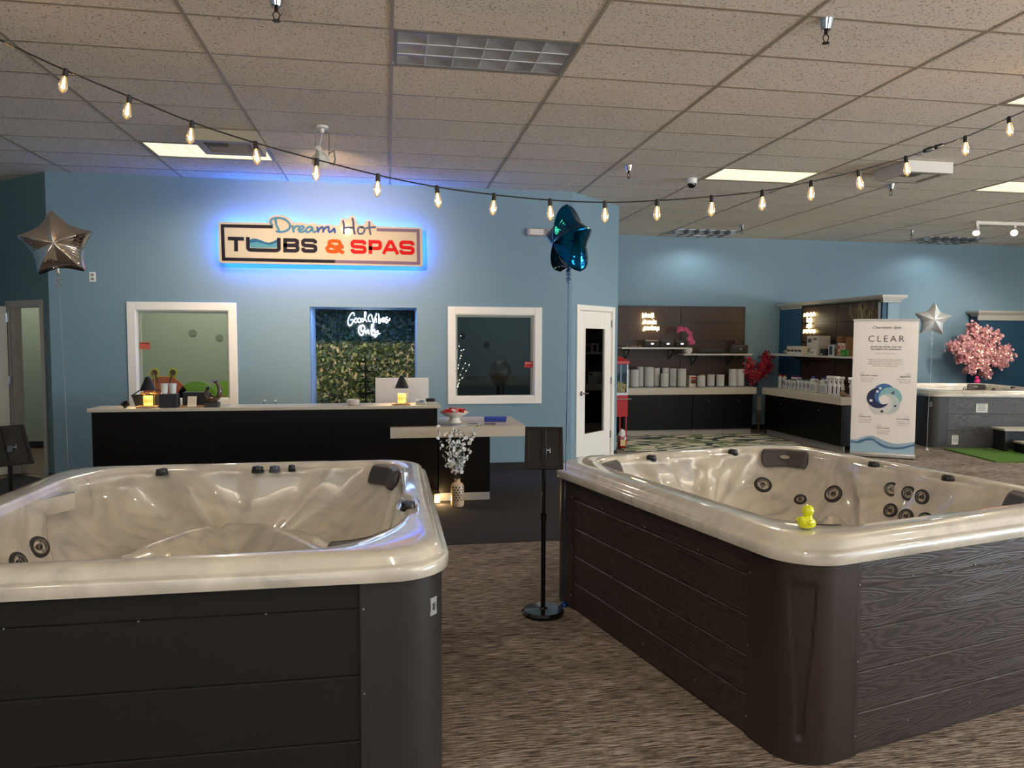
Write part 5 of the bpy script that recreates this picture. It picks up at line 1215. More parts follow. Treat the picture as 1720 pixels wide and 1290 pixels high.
cabinet('dark base cabinet under the filter counter, left and widest', 4.10, 5.39, 12.37, (0, 0, 0), 0)
cabinet('dark base cabinet under the filter counter, middle and narrow', 5.395, 5.99, 12.37, (0, 0, 0), 0)
cabinet('dark base cabinet under the filter counter, right end', 5.995, 6.55, 12.37, (0, 0, 0), 0)
o = MB().box(3.99, 12.33, .735, 6.60, 12.915, .855, .003).build('counter_top', M_QUARTZ); tag(o, 'pale stone counter top carrying the white filters at the far wall', 'counter top')
# side unit along the partition : local frame x = -world y , facing -x world
R2 = -pi/2           # local x -> world -y ; local y -> world x
def L2(wy): return -wy
cabinet('dark base cabinet along the partition, far half behind the banner', L2(12.30), L2(11.2), 6.75, (0, 0, 0), R2)
cabinet('dark base cabinet along the partition, near half beside the banner', L2(11.195), L2(10.02), 6.75, (0, 0, 0), R2)
o = MB().box(6.70, 9.97, .735, 7.32, 12.32, .855, .003).build('counter_top', M_QUARTZ); tag(o, 'pale stone counter top carrying the white bottles along the partition', 'counter top')
slatwall('dark wood slat wall panel on the partition behind the bottles', L2(12.10), L2(10.06), .86, 2.325, 7.325, (0, 0, 0), R2)
# partition wall with crown moulding
o = struct(MB().box(7.38, 10.02, 0, 7.64, 12.97, 2.29).build('wall_partition', M_WALLD, smooth=0))
o = struct(MB().box(7.46, 10.0, 0, 7.64, 10.02, 2.29).build('wall_partition_end', M_WALL, smooth=0))
mb = MB()
def crown(mb, x0, y0, x1, y1, z):
    for a, h0, h1 in ((.0, 0, .03), (.02, .03, .055), (.045, .055, .075), (.06, .075, .11)): mb.box(x0-a, y0-a, z+h0, x1+a, y1+a, z+h1)
crown(mb, 7.36, 9.98, 7.66, 12.9, 2.285); struct(mb.build('trim_1', M_TRIMG))
# navy feature panel with crown at the right of the far wall
struct(MB().box(11.48, 12.72, 0, 15.5, 12.97, 2.20).build('wall_feature', mat('navy_feature_paint', (18, 62, 88), .5), smooth=0))
mb = MB(); crown(mb, 11.46, 12.70, 15.5, 12.9, 2.20); mb.box(11.44, 12.69, 2.12, 15.5, 12.72, 2.21); struct(mb.build('trim_2', M_TRIMG))

# shelves
def shelf(label, x0, x1, z, org=(0, 0, 0), rz=0, y0=12.57, y1=12.915, br=()):
    t = thing('wall_shelf', label, 'shelf', org, rz)
    MB().box(x0, y0, z-.03, x1, y1, z, .003).build('board', mat('pale_shelf', (206, 200, 190), .4), t)
    for x in br:
        MB().box(x-.02, y1-.012, z-.24, x+.02, y1, z-.03).prism([(x-.012, z-.03), (x+.012, z-.03), (x+.012, z-.06), (x-.012, z-.06)], y0+.06, y1).tube([(x, y1-.01, z-.2), (x, y0+.12, z-.05)], .009, 8).build('bracket', M_BLACK, t)
    return t
shelf('pale shelf on the slat wall, left and higher, holding charcoal pillows', 4.12, 5.44, 1.575, br=(4.3, 5.15))
shelf('pale shelf on the slat wall, right and lower, with the orchid at its end', 5.29, 6.63, 1.46, br=(5.6, 6.3))
shelf('pale shelf on the partition holding product boxes', L2(12.9), L2(10.1), 1.46, (0, 0, 0), R2, 6.98, 7.318, (L2(11.9), L2(10.6)))
# spa pillows on shelves
def pillow(label, x, z, w, h, y=12.72, tagc=True):
    t = thing('spa_pillow', label, 'pillow', (x, y, z+.001)); vs = []; fs = []; NU, NV = 20, 10
    for s_ in (-1, 1):
        for a in range(NU+1):
            for b in range(NV+1):
                u = -1+2*a/NU; v = -1+2*b/NV; e = max(0, (1-abs(u)**5)*(1-abs(v)**5))**.4
                vs.append((u*w/2*(1-.06*v), s_*.05*e-.02*v, (v+1)/2*h))
    S_ = (NU+1)*(NV+1)
    for s_ in (0, 1):
        for a in range(NU):
            for b in range(NV): i0 = s_*S_+a*(NV+1)+b; q = (i0, i0+NV+1, i0+NV+2, i0+1); fs.append(q[::-1] if s_ else q)
    MB().add(vs, fs).build('cushion', mat('charcoal_pillow', (58, 54, 52), .5, bump=(40, .4, .004)), t, smooth=60)
    if tagc: MB().prism([(.032*cos(2*pi*k/20), h*.5+.016*sin(2*pi*k/20)) for k in range(20)], -.066, -.04).build('emblem', M_CHROME, t)
    return t
pillow('charcoal head pillow on the higher shelf, leftmost of three', 4.72, 1.575, .30, .13)
pillow('charcoal head pillow on the higher shelf, middle of three', 5.02, 1.575, .28, .13)
pillow('charcoal head pillow on the higher shelf, rightmost of three', 5.29, 1.575, .22, .13)
pillow('low wavy charcoal pillow in the middle of the lower shelf', 5.90, 1.46, .52, .09, tagc=False)
pillow('charcoal pillow with a chrome emblem at the right end of the lower shelf', 6.44, 1.46, .34, .17)
o = MB().box(6.36, 12.74, 1.635, 6.46, 12.80, 1.73, .01).build('small_cushion', mat('maroon_foam', (70, 40, 38), .6)); tag(o, 'small dark maroon block on top of the emblem pillow', 'block')
mb = MB(); r = random.Random(2)
for k in range(24): mb.ball((r.uniform(-.14, .14), r.uniform(-.04, .04), .012+r.random()*.012), .014, 8, 1, 1, .8)
o = mb.build('pebble_garland', mat('pebble_beige', (130, 122, 100), .6), None, (4.38, 12.7, 1.575)); tag(o, 'low string of beige pebbles at the left end of the higher shelf', 'garland'); o['kind'] = 'stuff'
# orchid
t = thing('potted_orchid', 'pink orchid in a white round pot on the left end of the lower shelf', 'plant', (5.40, 12.645, 1.461))
MB().lathe([(.04, 0), (.07, .03), (.078, .07), (.07, .105), (.06, .105), (.066, .07), (0, .05)], 24).build('pot', mat('white_ceramic', (230, 226, 216), .3), t)
st = smooth_path([(0, 0, .08), (.03, 0, .25), (.02, 0, .38), (-.05, 0, .46), (-.15, 0, .455), (-.20, 0, .42)], 6); MB().tube(st, .004, 6).build('stem', mat('orchid_green', (50, 66, 34), .6), t)
mb = MB(); r = random.Random(8)
for q in [st[i] for i in range(8, len(st), 2)]+[Vector((.03, -.02, .20)), Vector((.06, -.02, .25)), Vector((.05, 0, .30)), Vector((.01, -.02, .26)), Vector((.07, -.02, .20))]:
    for _ in range(2): blossom(mb, q+Vector((r.uniform(-.02, .02), -.02, r.uniform(-.025, .015))), .036, r, Vector((r.uniform(-.4, .4), -1, r.uniform(-.3, .3))).normalized())
mb.build('flowers', mat('orchid_pink', (214, 96, 132), .5), t, smooth=0)
mb = MB()
for a in (.3, 1.4, 2.6, 3.6, 5.2): mb.add([(0, 0, .09), (cos(a)*.06-.015, sin(a)*.04, .13), (cos(a)*.15, sin(a)*.08, .10), (cos(a)*.06+.015, sin(a)*.04, .12)], [(0, 1, 2, 3)])
mb.build('leaves', mat('orchid_leaf', (28, 40, 24), .4), t, smooth=0)
# LED script signs on the slat panels
def led_scribble(label, org, rz, rows, es):
    t = thing('led_sign', label, 'neon sign', org, rz); mb = MB(); r = random.Random(int(abs(org[1])*10))
    for (x0, x1, z, h) in rows:
        n = int((x1-x0)/.028); pts = []
        for i in range(n*2+1):
            x = x0+(x1-x0)*i/(n*2); pts.append((x+r.uniform(-.008, .008), 0, z+(h*.5 if i % 2 else -h*.4)*(1+(.6 if r.random() < .2 else 0))))
        mb.tube(smooth_path(pts, 4), .0065, 6)
    mb.build('neon_tube', emat('warm_neon', (255, 226, 150), es*.5), t)
    L = bpy.data.lights.new('led_glow', 'POINT'); L.energy = 1.2; L.color = (1, .85, .55); L.shadow_soft_size = .12
    o = bpy.data.objects.new('led_glow', L); col.objects.link(o); o.parent = t; o.location = ((rows[0][0]+rows[0][1])/2, -.12, rows[1][2]); return t
led_scribble('warm white neon scribble of three script lines on the far slat wall', (4.75, 12.895, 0), 0, [(-.15, .08, 2.15, .07), (-.14, .13, 2.03, .07), (-.12, .18, 1.92, .07)], 9)
led_scribble('warm white neon scribble in an hourglass shape on the partition slat wall', (7.30, 11.84, 0), R2, [(-.17, .18, 2.16, .05), (-.08, .09, 2.06, .07), (-.08, .08, 1.96, .06), (-.18, .19, 1.87, .05)], 9)
# filters on the far counter
MF = mat('filter_white', (200, 200, 196), .7)
def filt_mesh(r, h):
    mb = MB(); n = 72; vs = []
    for z in (.008, h-.008):
        for i in range(n): rr = r*(.955 if i % 2 else 1.0); vs.append((rr*cos(2*pi*i/n), rr*sin(2*pi*i/n), z))
    mb.add(vs, [(i, (i+1) % n, n+(i+1) % n, n+i) for i in range(n)]); return mb
def filt(x, y, r, h, label, capc=(214, 214, 210)):
    t = thing('filter_cartridge', label, 'filter', (x, y, .856))
    filt_mesh(r*.97, h).build('pleated_body', MF, t, smooth=0)
    MB().cyl((0, 0, 0), r, .012, 28).build('bottom_cap', mat('cap_blue', (40, 60, 100), .5), t); MB().lathe([(r, h-.014), (r, h), (r*.5, h), (r*.45, h-.03), (0, h-.03)], 28).build('top_cap', mat('cap_%d' % sum(capc), capc, .5), t); return t
filt(4.24, 12.68, .068, .335, 'tall white pleated filter at the far left end of the counter', (40, 60, 100))
filt(4.37, 12.60, .075, .335, 'tall white pleated filter second from the left, with a dark blue cap', (40, 60, 100))
filt(4.52, 12.72, .068, .36, 'tallest white filter third from the left, standing a little behind')
filt(4.66, 12.64, .082, .36, 'tallest broad white filter fourth from the left')
filt(4.83, 12.72, .062, .34, 'white filter just left behind the short front filter')
filt(5.01, 12.74, .062, .34, 'white filter just right behind the short front filter')
filt(4.92, 12.56, .068, .245, 'short white filter standing in front of two taller ones')
filt(5.142, 12.70, .066, .33, 'white filter left of the broad one at mid counter')
filt(5.27, 12.60, .078, .33, 'broad white filter at mid counter just left of the red labelled boxes')
filt(5.607, 12.51, .074, .20, 'short white filter standing between the two red labelled boxes')
filt(5.86, 12.66, .070, .22, 'short white filter, left of the low pair right of mid counter')
filt(6.02, 12.60, .072, .22, 'short white filter, right of the low pair right of mid counter')
filt(6.27, 12.62, .072, .32, 'tall white filter, left of the pair at the right end of the counter')
filt(6.42, 12.62, .072, .32, 'tall white filter, right of the pair at the right end of the counter')
def carton(name, label, cat, x0, y0, z0, x1, y1, z1, face, prints=(), side='y', sidec=None):
    t = thing(name, label, cat, ((x0+x1)/2, (y0+y1)/2, z0)); w, d, h = (x1-x0)/2, (y1-y0)/2, z1-z0
    MB().box(-w, -d, 0, w, d, h, .002).build('carton', mat('carton_%d_%d_%d' % face, face, .55), t)
    for i, (a, b, c, e, colr) in enumerate(prints):
        mb = MB()
        if side == 'y': mb.box(-w+2*w*a, -d-.002, h*c, -w+2*w*b, -d, h*e)
        else: mb.box(-w-.002, d-2*d*b, h*c, -w, d-2*d*a, h*e)
        mb.build('print', mat('print_%d_%d_%d' % colr, colr, .5), t)
    return t
carton('filter_box', 'small white filter box with a red and brown label, left of the short filter', 'box', 5.42, 12.60, .856, 5.55, 12.74, 1.06, (222, 214, 200), [(.2, .95, .72, .9, (190, 30, 24)), (.2, .95, .30, .66, (110, 50, 36))])
carton('filter_box', 'small white filter box with a red stripe, right of the short filter', 'box', 5.665, 12.64, .856, 5.74, 12.78, 1.07, (222, 214, 200), [(.4, .9, .6, .95, (190, 30, 24)), (.4, .9, .2, .35, (60, 40, 40))])
for k, (x, l) in enumerate(((5.78, 'left'), (6.14, 'middle'), (6.50, 'right'))):
    o = MB().box(-.10, -.06, 0, .10, .06, .002).build('paper_sheet', mat('paper_grey', (176, 172, 164), .6), None, (x, 12.44, .8555)); tag(o, f'flat grey paper sheet on the front edge of the filter counter, {l} one', 'paper')
# boxes on the partition shelf   (world y decreases to the right in the photo)
SH = 1.4605
carton('product_box', 'long white box with dark script marks on the partition shelf', 'box', 7.05, 11.62, SH, 7.25, 12.12, SH+.145, (214, 204, 188), [(.02+.24*k, .2+.24*k, .35, .6, (70, 62, 60)) for k in range(4)], 'x')
carton('product_box', 'white carton on the partition shelf, lower one of the stack of two', 'box', 7.04, 11.13, SH, 7.26, 11.47, SH+.165, (206, 196, 180), [(.08, .4, .3, .7, (130, 124, 116)), (.55, .9, .3, .6, (150, 144, 134))], 'x')
carton('product_box', 'white carton on the partition shelf, upper one of the stack of two', 'box', 7.04, 11.14, SH+.166, 7.26, 11.47, SH+.325, (216, 208, 194), [(.08, .4, .3, .7, (90, 86, 82)), (.55, .9, .55, .8, (130, 124, 116))], 'x')
carton('product_box', 'small pale box before the stacked cartons on the partition shelf', 'box', 7.0, 11.12, SH, 7.035, 11.31, SH+.105, (222, 214, 202), [(.1, .5, .3, .6, (160, 154, 146))], 'x')
carton('product_box', 'small black box right of the stacked cartons on the partition shelf', 'box', 7.05, 10.93, SH, 7.2, 11.09, SH+.11, (24, 28, 40), [(.1, .4, .1, .3, (190, 196, 205))], 'x')
carton('product_box', 'white box with a dark blue panel standing in the middle of the partition shelf', 'box', 7.06, 10.74, SH, 7.2, 10.88, SH+.18, (216, 216, 216), [(.2, .8, .08, .9, (50, 66, 86))], 'x')
carton('product_box', 'dark blue upright box on the partition shelf left of the brown frame', 'box', 7.08, 10.66, SH, 7.24, 10.73, SH+.20, (40, 46, 62), [(.2, .8, .6, .9, (150, 160, 170))], 'x')
t = thing('wooden_display', 'open brown wooden display box on the partition shelf holding small cartons', 'display box', (7.15, 10.53, SH))
MB().box(-.1, .10, 0, .1, .12, .32).box(-.1, -.14, 0, .1, -.12, .30).box(.09, -.12, 0, .1, .10, .31).box(-.1, -.12, 0, .09, .10, .012).build('case', mat('kraft_brown', (128, 90, 56), .6), t)
carton('product_box', 'slim white and pink carton, left of the pair in the wooden display', 'box', 7.04, 10.53, SH+.013, 7.12, 10.60, SH+.21, (220, 200, 194), [(.15, .85, .5, .8, (190, 70, 70)), (.1, .9, .05, .35, (196, 120, 96))], 'x')
carton('product_box', 'slim white and red carton, right of the pair in the wooden display', 'box', 7.04, 10.44, SH+.013, 7.12, 10.51, SH+.20, (224, 206, 200), [(.2, .8, .6, .85, (200, 60, 60))], 'x')
carton('product_box', 'bright green carton at the near end of the partition shelf', 'box', 7.0, 10.30, SH, 7.035, 10.46, SH+.105, (60, 128, 40), [(.1, .6, .2, .5, (110, 170, 70))], 'x')
o = MB().ball((0, 0, 0), .055, 16, 1, 1.2, .7).build('sea_shell', mat('shell_grey', (126, 120, 112), .6, bump=(30, .6, .01)), None, (7.12, 12.25, SH+.037)); tag(o, 'rounded grey shell at the far end of the partition shelf', 'shell')
t = thing('grass_plant', 'spray of thin dry grass rising behind the banner top', 'plant', (7.16, 10.17, SH)); MB().lathe([(.04, 0), (.055, .12), (.045, .12), (0, .1)], 16).build('pot', M_BLACK, t)
mb = MB(); r = random.Random(3)
for _ in range(60):
    a = r.uniform(0, 6.28); s_ = r.uniform(.05, .32); p = [(0, 0, .1), (cos(a)*s_*.3, sin(a)*s_*.3, .4), (cos(a)*s_*.6, sin(a)*s_*.7, .62+r.uniform(-.1, .18)), (cos(a)*s_*.42, sin(a)*s_*1.1, .72+r.uniform(-.2, .15))]; mb.tube(smooth_path(p, 3), .0016, 4)
mb.build('grass_blades', mat('dry_grass', (126, 116, 84), .7), t)
# bottles on the partition counter
CT = .8555
def bottle(label, y, x, h, r, capc, kind, labc=(196, 196, 200), group=None):
    t = thing('spa_chemical_bottle', label, 'bottle', (x, y, CT), random.Random(int(y*100)).uniform(-.3, .3)-pi/2, group)
    wb = mat('bottle_white', (214, 210, 206), .4); cm = mat('cap_%d_%d_%d' % capc, capc, .4)
    if kind == 'round':
        MB().lathe([(r*.94, 0), (r, .006), (r, h*.84), (r*.9, h*.88), (r*.62, h*.9), (r*.62, h*.92)], 20).build('bottle_body', wb, t)
        MB().cyl((0, 0, h*.90), r*.8, h*.1, 18).build('cap', cm, t)
        MB().lathe([(r+.0008, h*.2), (r+.0008, h*.7)], 20, cap=False).mat(1).box(-r*.5, -r-.004, h*.35, r*.4, -r+.004, h*.6).build('label', [mat('lab_%d' % sum(labc), labc, .5), mat('label_ink', (110, 112, 124), .5)], t)
    elif kind == 'jug':
        m = MB().box(-.085, -.05, 0, .085, .05, h*.6, .02, 2).box(-.085, -.045, h*.55, .0, .045, h*.85, .02, 2).cyl((-.04, 0, h*.82), .024, .04, 16); m.tube([(.0, 0, h*.8), (.055, 0, h*.82), (.075, 0, h*.72), (.07, 0, h*.56)], .014, 10); m.build('jug_body', wb, t)
        MB().cyl((-.04, 0, h*.90), .032, h*.10, 18).build('cap', cm, t)
        MB().box(-.06, -.0535, h*.12, .06, -.050, h*.52).build('label', mat('lab_jug', (176, 178, 184), .5), t)
    else:
        MB().lathe([(r*.95, 0), (r, .006), (r, h*.42), (r*.8, h*.55), (r*.4, h*.68), (r*.36, h*.78)], 18).build('bottle_body', wb, t)
        MB().cyl((0, 0, h*.74), r*.5, h*.08, 14).box(-.014, -.055, h*.84, .014, .04, h*.98, .006).tube([(0, -.035, h*.84), (0, -.045, h*.74), (0, -.03, h*.68)], .005, 6).build('trigger_sprayer', mat('sprayer_white', (224, 220, 214), .35), t)
        MB().box(-.010, -r-.003, h*.08, .010, -r+.002, h*.46).build('label', mat('label_black', (34, 32, 34), .5), t)
    return t
bottle('tall white bottle with an orange cap, farthest left on the partition counter', 12.10, 6.93, .235, .036, (216, 84, 40), 'round')
bottle('tall white bottle with an orange red cap, next to the farthest orange-capped one', 12.00, 6.96, .235, .036, (204, 70, 50), 'round')
for k, (y, l) in enumerate(((11.90, 'leftmost of three'), (11.80, 'middle of three'), (11.70, 'rightmost of three'))): bottle(f'tall purple-capped white bottle on the partition counter, {l}', y, 7.06, .235, .036, (110, 40, 100), 'round')
for k, y in enumerate((11.88, 11.78, 11.70, 11.61)): bottle(f'slim dark-capped white bottle on the partition counter, {("leftmost", "second from left", "second from right", "rightmost")[k]} of four', y, 6.92, .185, .027, (60, 60, 84), 'round')
for k, y in enumerate((11.50, 11.385, 11.27, 11.165)): bottle(f'slate-blue-capped white bottle left of the jugs, {("leftmost", "second from left", "second from right", "rightmost")[k]} of four', y, 6.93, .20, .034, (70, 96, 124), 'round')
bottle('big white blue-capped jug, left of the three', 11.02, 6.93, .26, .05, (44, 62, 140), 'jug')
bottle('big white blue-capped jug, set back between the other two jugs', 10.86, 7.08, .26, .05, (44, 62, 140), 'jug')
bottle('big white blue-capped jug next to the spray bottles', 10.74, 6.93, .26, .05, (44, 62, 140), 'jug')
for k, y in enumerate((10.56, 10.45, 10.345, 10.24, 10.14)): bottle(f'white trigger spray bottle on the partition counter, {("first", "second", "third", "fourth", "fifth")[k]} from the jugs', y, 6.90 if k < 4 else 6.98, .30, .036, (220, 220, 220), 'spray')
t = thing('twig_bundle', 'small tan wooden bundle on the near end of the partition counter', 'ornament', (6.84, 10.13, CT)); MB().ball((0, 0, .035), .05, 14, .9, 1.4, .7).build('wood_piece', mat('driftwood', (140, 108, 74), .6, bump=(20, .6, .01)), t); MB().tube([(-.02, .05, .06), (-.02, 0, .09), (0, -.06, .08)], .008, 6).build('twig', mat('dark_twig', (60, 46, 30), .6), t)
# red plant in the corner
t = thing('red_leaf_plant', 'crimson leafed plant in the corner where the two counters meet', 'plant', (6.72, 12.62, .856))
MB().lathe([(.04, 0), (.05, .06), (.04, .06), (0, .04)], 16).build('pot', M_BLACK, t)
mb = MB(); sm = MB(); r = random.Random(12)
for (ex, ez) in ((-.17, .50), (-.10, .40), (.18, .62), (.24, .55), (.12, .40), (-.2, .28), (.02, .3), (.27, .38), (-.05, .2)):
    p = smooth_path([(0, 0, .04), (ex*.3, 0, ez*.4), (ex*.8, -.03, ez*.75), (ex, -.04, ez)], 5); sm.tube(p, .004, 5)
    for q in p[5:]:
        for _ in range(8):
            c = q+Vector((r.gauss(0, .035), r.uniform(-.05, .05), r.gauss(0, .035))); a = r.uniform(0, 6.28); u = Vector((cos(a), r.uniform(-.6, .4), sin(a))).normalized(); w = Vector((-sin(a), r.uniform(-.4, .4), cos(a))).normalized(); s_ = r.uniform(.022, .036); mb.cur = r.choice((0, 0, 1))
            mb.add([tuple(c-u*s_), tuple(c-w*s_*.7), tuple(c+u*s_), tuple(c+w*s_*.7)], [(0, 1, 2, 3)])
mb.build('foliage', [mat('crimson_leaf', (168, 18, 44), .5), mat('dark_crimson_leaf', (110, 10, 34), .5)], t, smooth=0); sm.build('stems', mat('plum_stem', (70, 30, 34), .6), t)
# broom in the gap between the cabinets
t = thing('broom', 'broom with a grey head standing upside down in the gap between the two cabinets', 'broom', (6.70, 12.42, 0))
MB().box(-.045, -.02, .42, .045, .02, .68, .006).build('brush_head', mat('grey_bristle', (120, 112, 106), .8), t); MB().cyl((0, 0, 0), .022, .42, 12).build('handle', mat('brown_handle', (84, 52, 36), .5), t)
# patterned rug
def rug_mat():
    m = bpy.data.materials.new('leaf_pattern_rug'); m.use_nodes = True; nt = m.node_tree; N_ = nt.nodes; L_ = nt.links; b = N_['Principled BSDF']; b.inputs['Roughness'].default_value = .95
    tc = N_.new('ShaderNodeTexCoord')
    def w(scale, dist, rot, sc=(1, 1, 1)):
        mp = N_.new('ShaderNodeMapping'); mp.inputs['Rotation'].default_value = (0, 0, rot); mp.inputs['Scale'].default_value = sc; L_.new(tc.outputs['Object'], mp.inputs[0])
        n = N_.new('ShaderNodeTexWave'); n.inputs['Scale'].default_value = scale; n.inputs['Distortion'].default_value = dist; n.inputs['Detail'].default_value = 1.5; n.inputs['Detail Scale'].default_value = .7; L_.new(mp.outputs[0], n.inputs[0]); return n.outputs['Fac']
    def contour(scale, sc, freq, rot):
        mp = N_.new('ShaderNodeMapping'); mp.inputs['Rotation'].default_value = (0, 0, rot); mp.inputs['Scale'].default_value = sc; L_.new(tc.outputs['Object'], mp.inputs[0])
        n = N_.new('ShaderNodeTexNoise'); n.inputs['Scale'].default_value = scale; n.inputs['Detail'].default_value = 1.0; L_.new(mp.outputs[0], n.inputs['Vector'])
        m1 = N_.new('ShaderNodeMath'); m1.operation = 'MULTIPLY'; m1.inputs[1].default_value = freq; L_.new(n.outputs['Fac'], m1.inputs[0])
        m2 = N_.new('ShaderNodeMath'); m2.operation = 'SINE'; L_.new(m1.outputs[0], m2.inputs[0])
        m3 = N_.new('ShaderNodeMath'); m3.operation = 'MULTIPLY_ADD'; m3.inputs[1].default_value = .5; m3.inputs[2].default_value = .5; L_.new(m2.outputs[0], m3.inputs[0]); return m3.outputs[0]
    a = contour(.8, (.8, 2.2, 1), 56, .3); c = contour(.8, (1, 2.0, 1), 30, -.4)
    r = N_.new('ShaderNodeValToRGB'); r.color_ramp.interpolation = 'CONSTANT'; e = r.color_ramp.elements; e[0].color = lin(50, 64, 70); e[1].position = .30; e[1].color = lin(222, 214, 190); L_.new(a, r.inputs[0])
    r2 = N_.new('ShaderNodeValToRGB'); r2.color_ramp.interpolation = 'CONSTANT'; e = r2.color_ramp.elements; e[0].color = (0, 0, 0, 1); e[1].position = .90; e[1].color = (1, 1, 1, 1); L_.new(c, r2.inputs[0])
    mx = N_.new('ShaderNodeMix'); mx.data_type = 'RGBA'; L_.new(r2.outputs[0], mx.inputs[0]); L_.new(r.outputs[0], mx.inputs[6]); mx.inputs[7].default_value = lin(134, 144, 100); L_.new(mx.outputs[2], b.inputs['Base Color']); return m
o = MB().prismz([(3.57, 10.66), (6.2, 10.66), (6.68, 11.0), (6.68, 12.28), (4.0, 12.38), (3.60, 12.38)], .001, .012).build('patterned_rug', rug_mat(), smooth=0); tag(o, 'cream rug with dark teal leaf shapes in front of the filter counter', 'rug')

# ------------------------------------------------------------------ popcorn cart and jug
t = thing('popcorn_cart', 'red popcorn cart with a glass case, half hidden behind the angled blue wall', 'popcorn machine', (3.62, 11.5, .013))
MB().box(-.22, -.2, 1.30, .22, .2, 1.36, .01).add([(-.2, -.18, 1.36), (.2, -.18, 1.36), (.2, .18, 1.36), (-.2, .18, 1.36), (-.1, -.1, 1.42), (.1, -.1, 1.42), (.1, .1, 1.42), (-.1, .1, 1.42)], [(0, 1, 5, 4), (1, 2, 6, 5), (2, 3, 7, 6), (3, 0, 4, 7), (4, 5, 6, 7)]).build('roof', M_RED, t)
mb = MB()
for x in (-.2, .18):
    for y in (-.18, .16): mb.box(x, y, .84, x+.02, y+.02, 1.30)
mb.box(-.2, -.18, .80, .2, .18, .84); mb.build('case_frame', mat('white_enamel_b', (214, 222, 228), .3), t)
mb = MB().box(-.185, -.178, .84, .185, -.176, 1.30).box(.194, -.165, .84, .196, .165, 1.30).box(-.196, -.165, .84, -.194, .165, 1.30); mb.build('case_glass', pane_mat('clear_plastic', (.9, .93, .95), 1.4), t, smooth=0)
MB().box(-.2, -.18, .45, .2, .18, .80, .004).build('cabinet', M_RED, t)
MB().tube([(-.21, -.2, .74), (.25, -.2, .74)], .01, 8).build('push_bar', M_CHROME, t)
for x in (-.19, .17):
    for y in (-.17, .15): MB().box(x, y, 0, x+.02, y+.02, .45).build('leg', M_RED, t)
mb = MB(); r = random.Random(1)
for _ in range(260): mb.ball((r.uniform(-.17, .17), r.uniform(-.16, .16), .855+r.random()*.14), .016, 6)
o = mb.build('popcorn', mat('popcorn_cream', (232, 214, 150), .7), None, (3.62, 11.5, .013)); tag(o, 'heap of pale popcorn in the glass case of the red cart', 'popcorn'); o['kind'] = 'stuff'
MB().cyl((0, .0, 1.12), .07, .1, 20).tube([(0, 0, 1.22), (0, 0, 1.30)], .008, 6).build('kettle', M_STEEL, t)
t = thing('syrup_jug', 'red jug with a white handle and cream label on the floor', 'jug', (3.60, 10.95, .012))
MB().box(-.06, -.05, 0, .06, .05, .2, .018, 2).build('jug_body', mat('red_syrup', (120, 16, 12), .2, coat=.5), t)
MB().lathe([(.055, .19), (.04, .25), (.02, .28), (.02, .30)], 18).tube([(.02, 0, .28), (.05, 0, .27), (.055, 0, .22), (.05, 0, .19)], .009, 8).build('neck_and_handle', mat('jug_white', (220, 214, 210), .35), t)
MB().box(-.035, -.053, .04, .045, -.0505, .14).build('label', mat('cream_label', (210, 180, 120), .6), t)

# ------------------------------------------------------------------ roll-up banner
BA = atan2(-.46, .74)
bn = thing('rollup_banner', 'white standing banner lettered CLEAR with a blue water swirl', 'banner', (6.735, 9.765, 0), BA)
BW = .842
MB().box(-.005, -.05, .012, BW+.005, .06, .075, .012, 2).build('base', mat('silver_base', (196, 194, 190), .3, .6), bn)
MB().box(.10, -.14, 0, .14, .14, .012, .004).box(BW-.24, -.14, 0, BW-.20, .14, .012, .004).build('foot', M_STEEL, bn)
MB().cyl((BW/2, .03, .07), .008, 1.93, 10).build('support_pole', M_STEEL, bn)
MB().box(-.008, -.014, 1.997, BW+.008, .014, 2.022, .004).build('top_rail', mat('silver_base', (196, 194, 190), .3), bn)
z0, z1 = .075, 1.997
vs = []; fs = []; n = 24
for i in range(n+1):
    x = BW*i/n; d = .006*(abs(2*i/n-1))**6; vs += [(x, d, z0), (x, d, z1), (x, d+.0015, z0), (x, d+.0015, z1)]
for i in range(n): a = 4*i; fs += [(a, a+4, a+5, a+1), (a+2, a+3, a+7, a+6)]
MB().add(vs, fs).build('fabric_panel', mat('banner_white', (236, 228, 222), .55), bn)
def B(px, py):       # artwork coordinates measured from a close view
    zz = (py-55)/(1212-55); u = (px-(45-40*zz))/(582-30*zz*.9+zz*(-10)); return (max(0.0, u*BW), z1-(z1-z0)*zz)
FY = -.0035
ink = mat('ink_navy', (34, 34, 62), .5); gi = mat('ink_grey', (120, 116, 124), .5); lg = mat('ink_pale', (206, 200, 200), .5)
mb = MB()
def BT(s_, px, py, size, mi=0, **k):
    x, z = B(px, py); mb.mat(mi); put_text(mb, s_, size, x, FY, z, **k)
BT('CLEAR', 332, 240, .132, align='CENTER', spacing=1.32, offset=-.0015)
BT('Clearwater Spas', 338, 126, .056, 0, align='CENTER', shear=.35)
BT('EFFORTLESS WATER CARE FOR', 330, 290, .026, align='CENTER', spacing=1.12, offset=.0006); BT('THE PERFECT SPA EXPERIENCE', 328, 311, .026, align='CENTER', spacing=1.12, offset=.0006)
for i, s_ in enumerate(('CLEAR is a state-of-the-art water management', 'system that uses the combination of the four', 'leading clean water technologies to produce the', 'cleanest, most crystal-clear water.')): BT(s_, 322, 400+18*i, .0235, 1, align='CENTER')
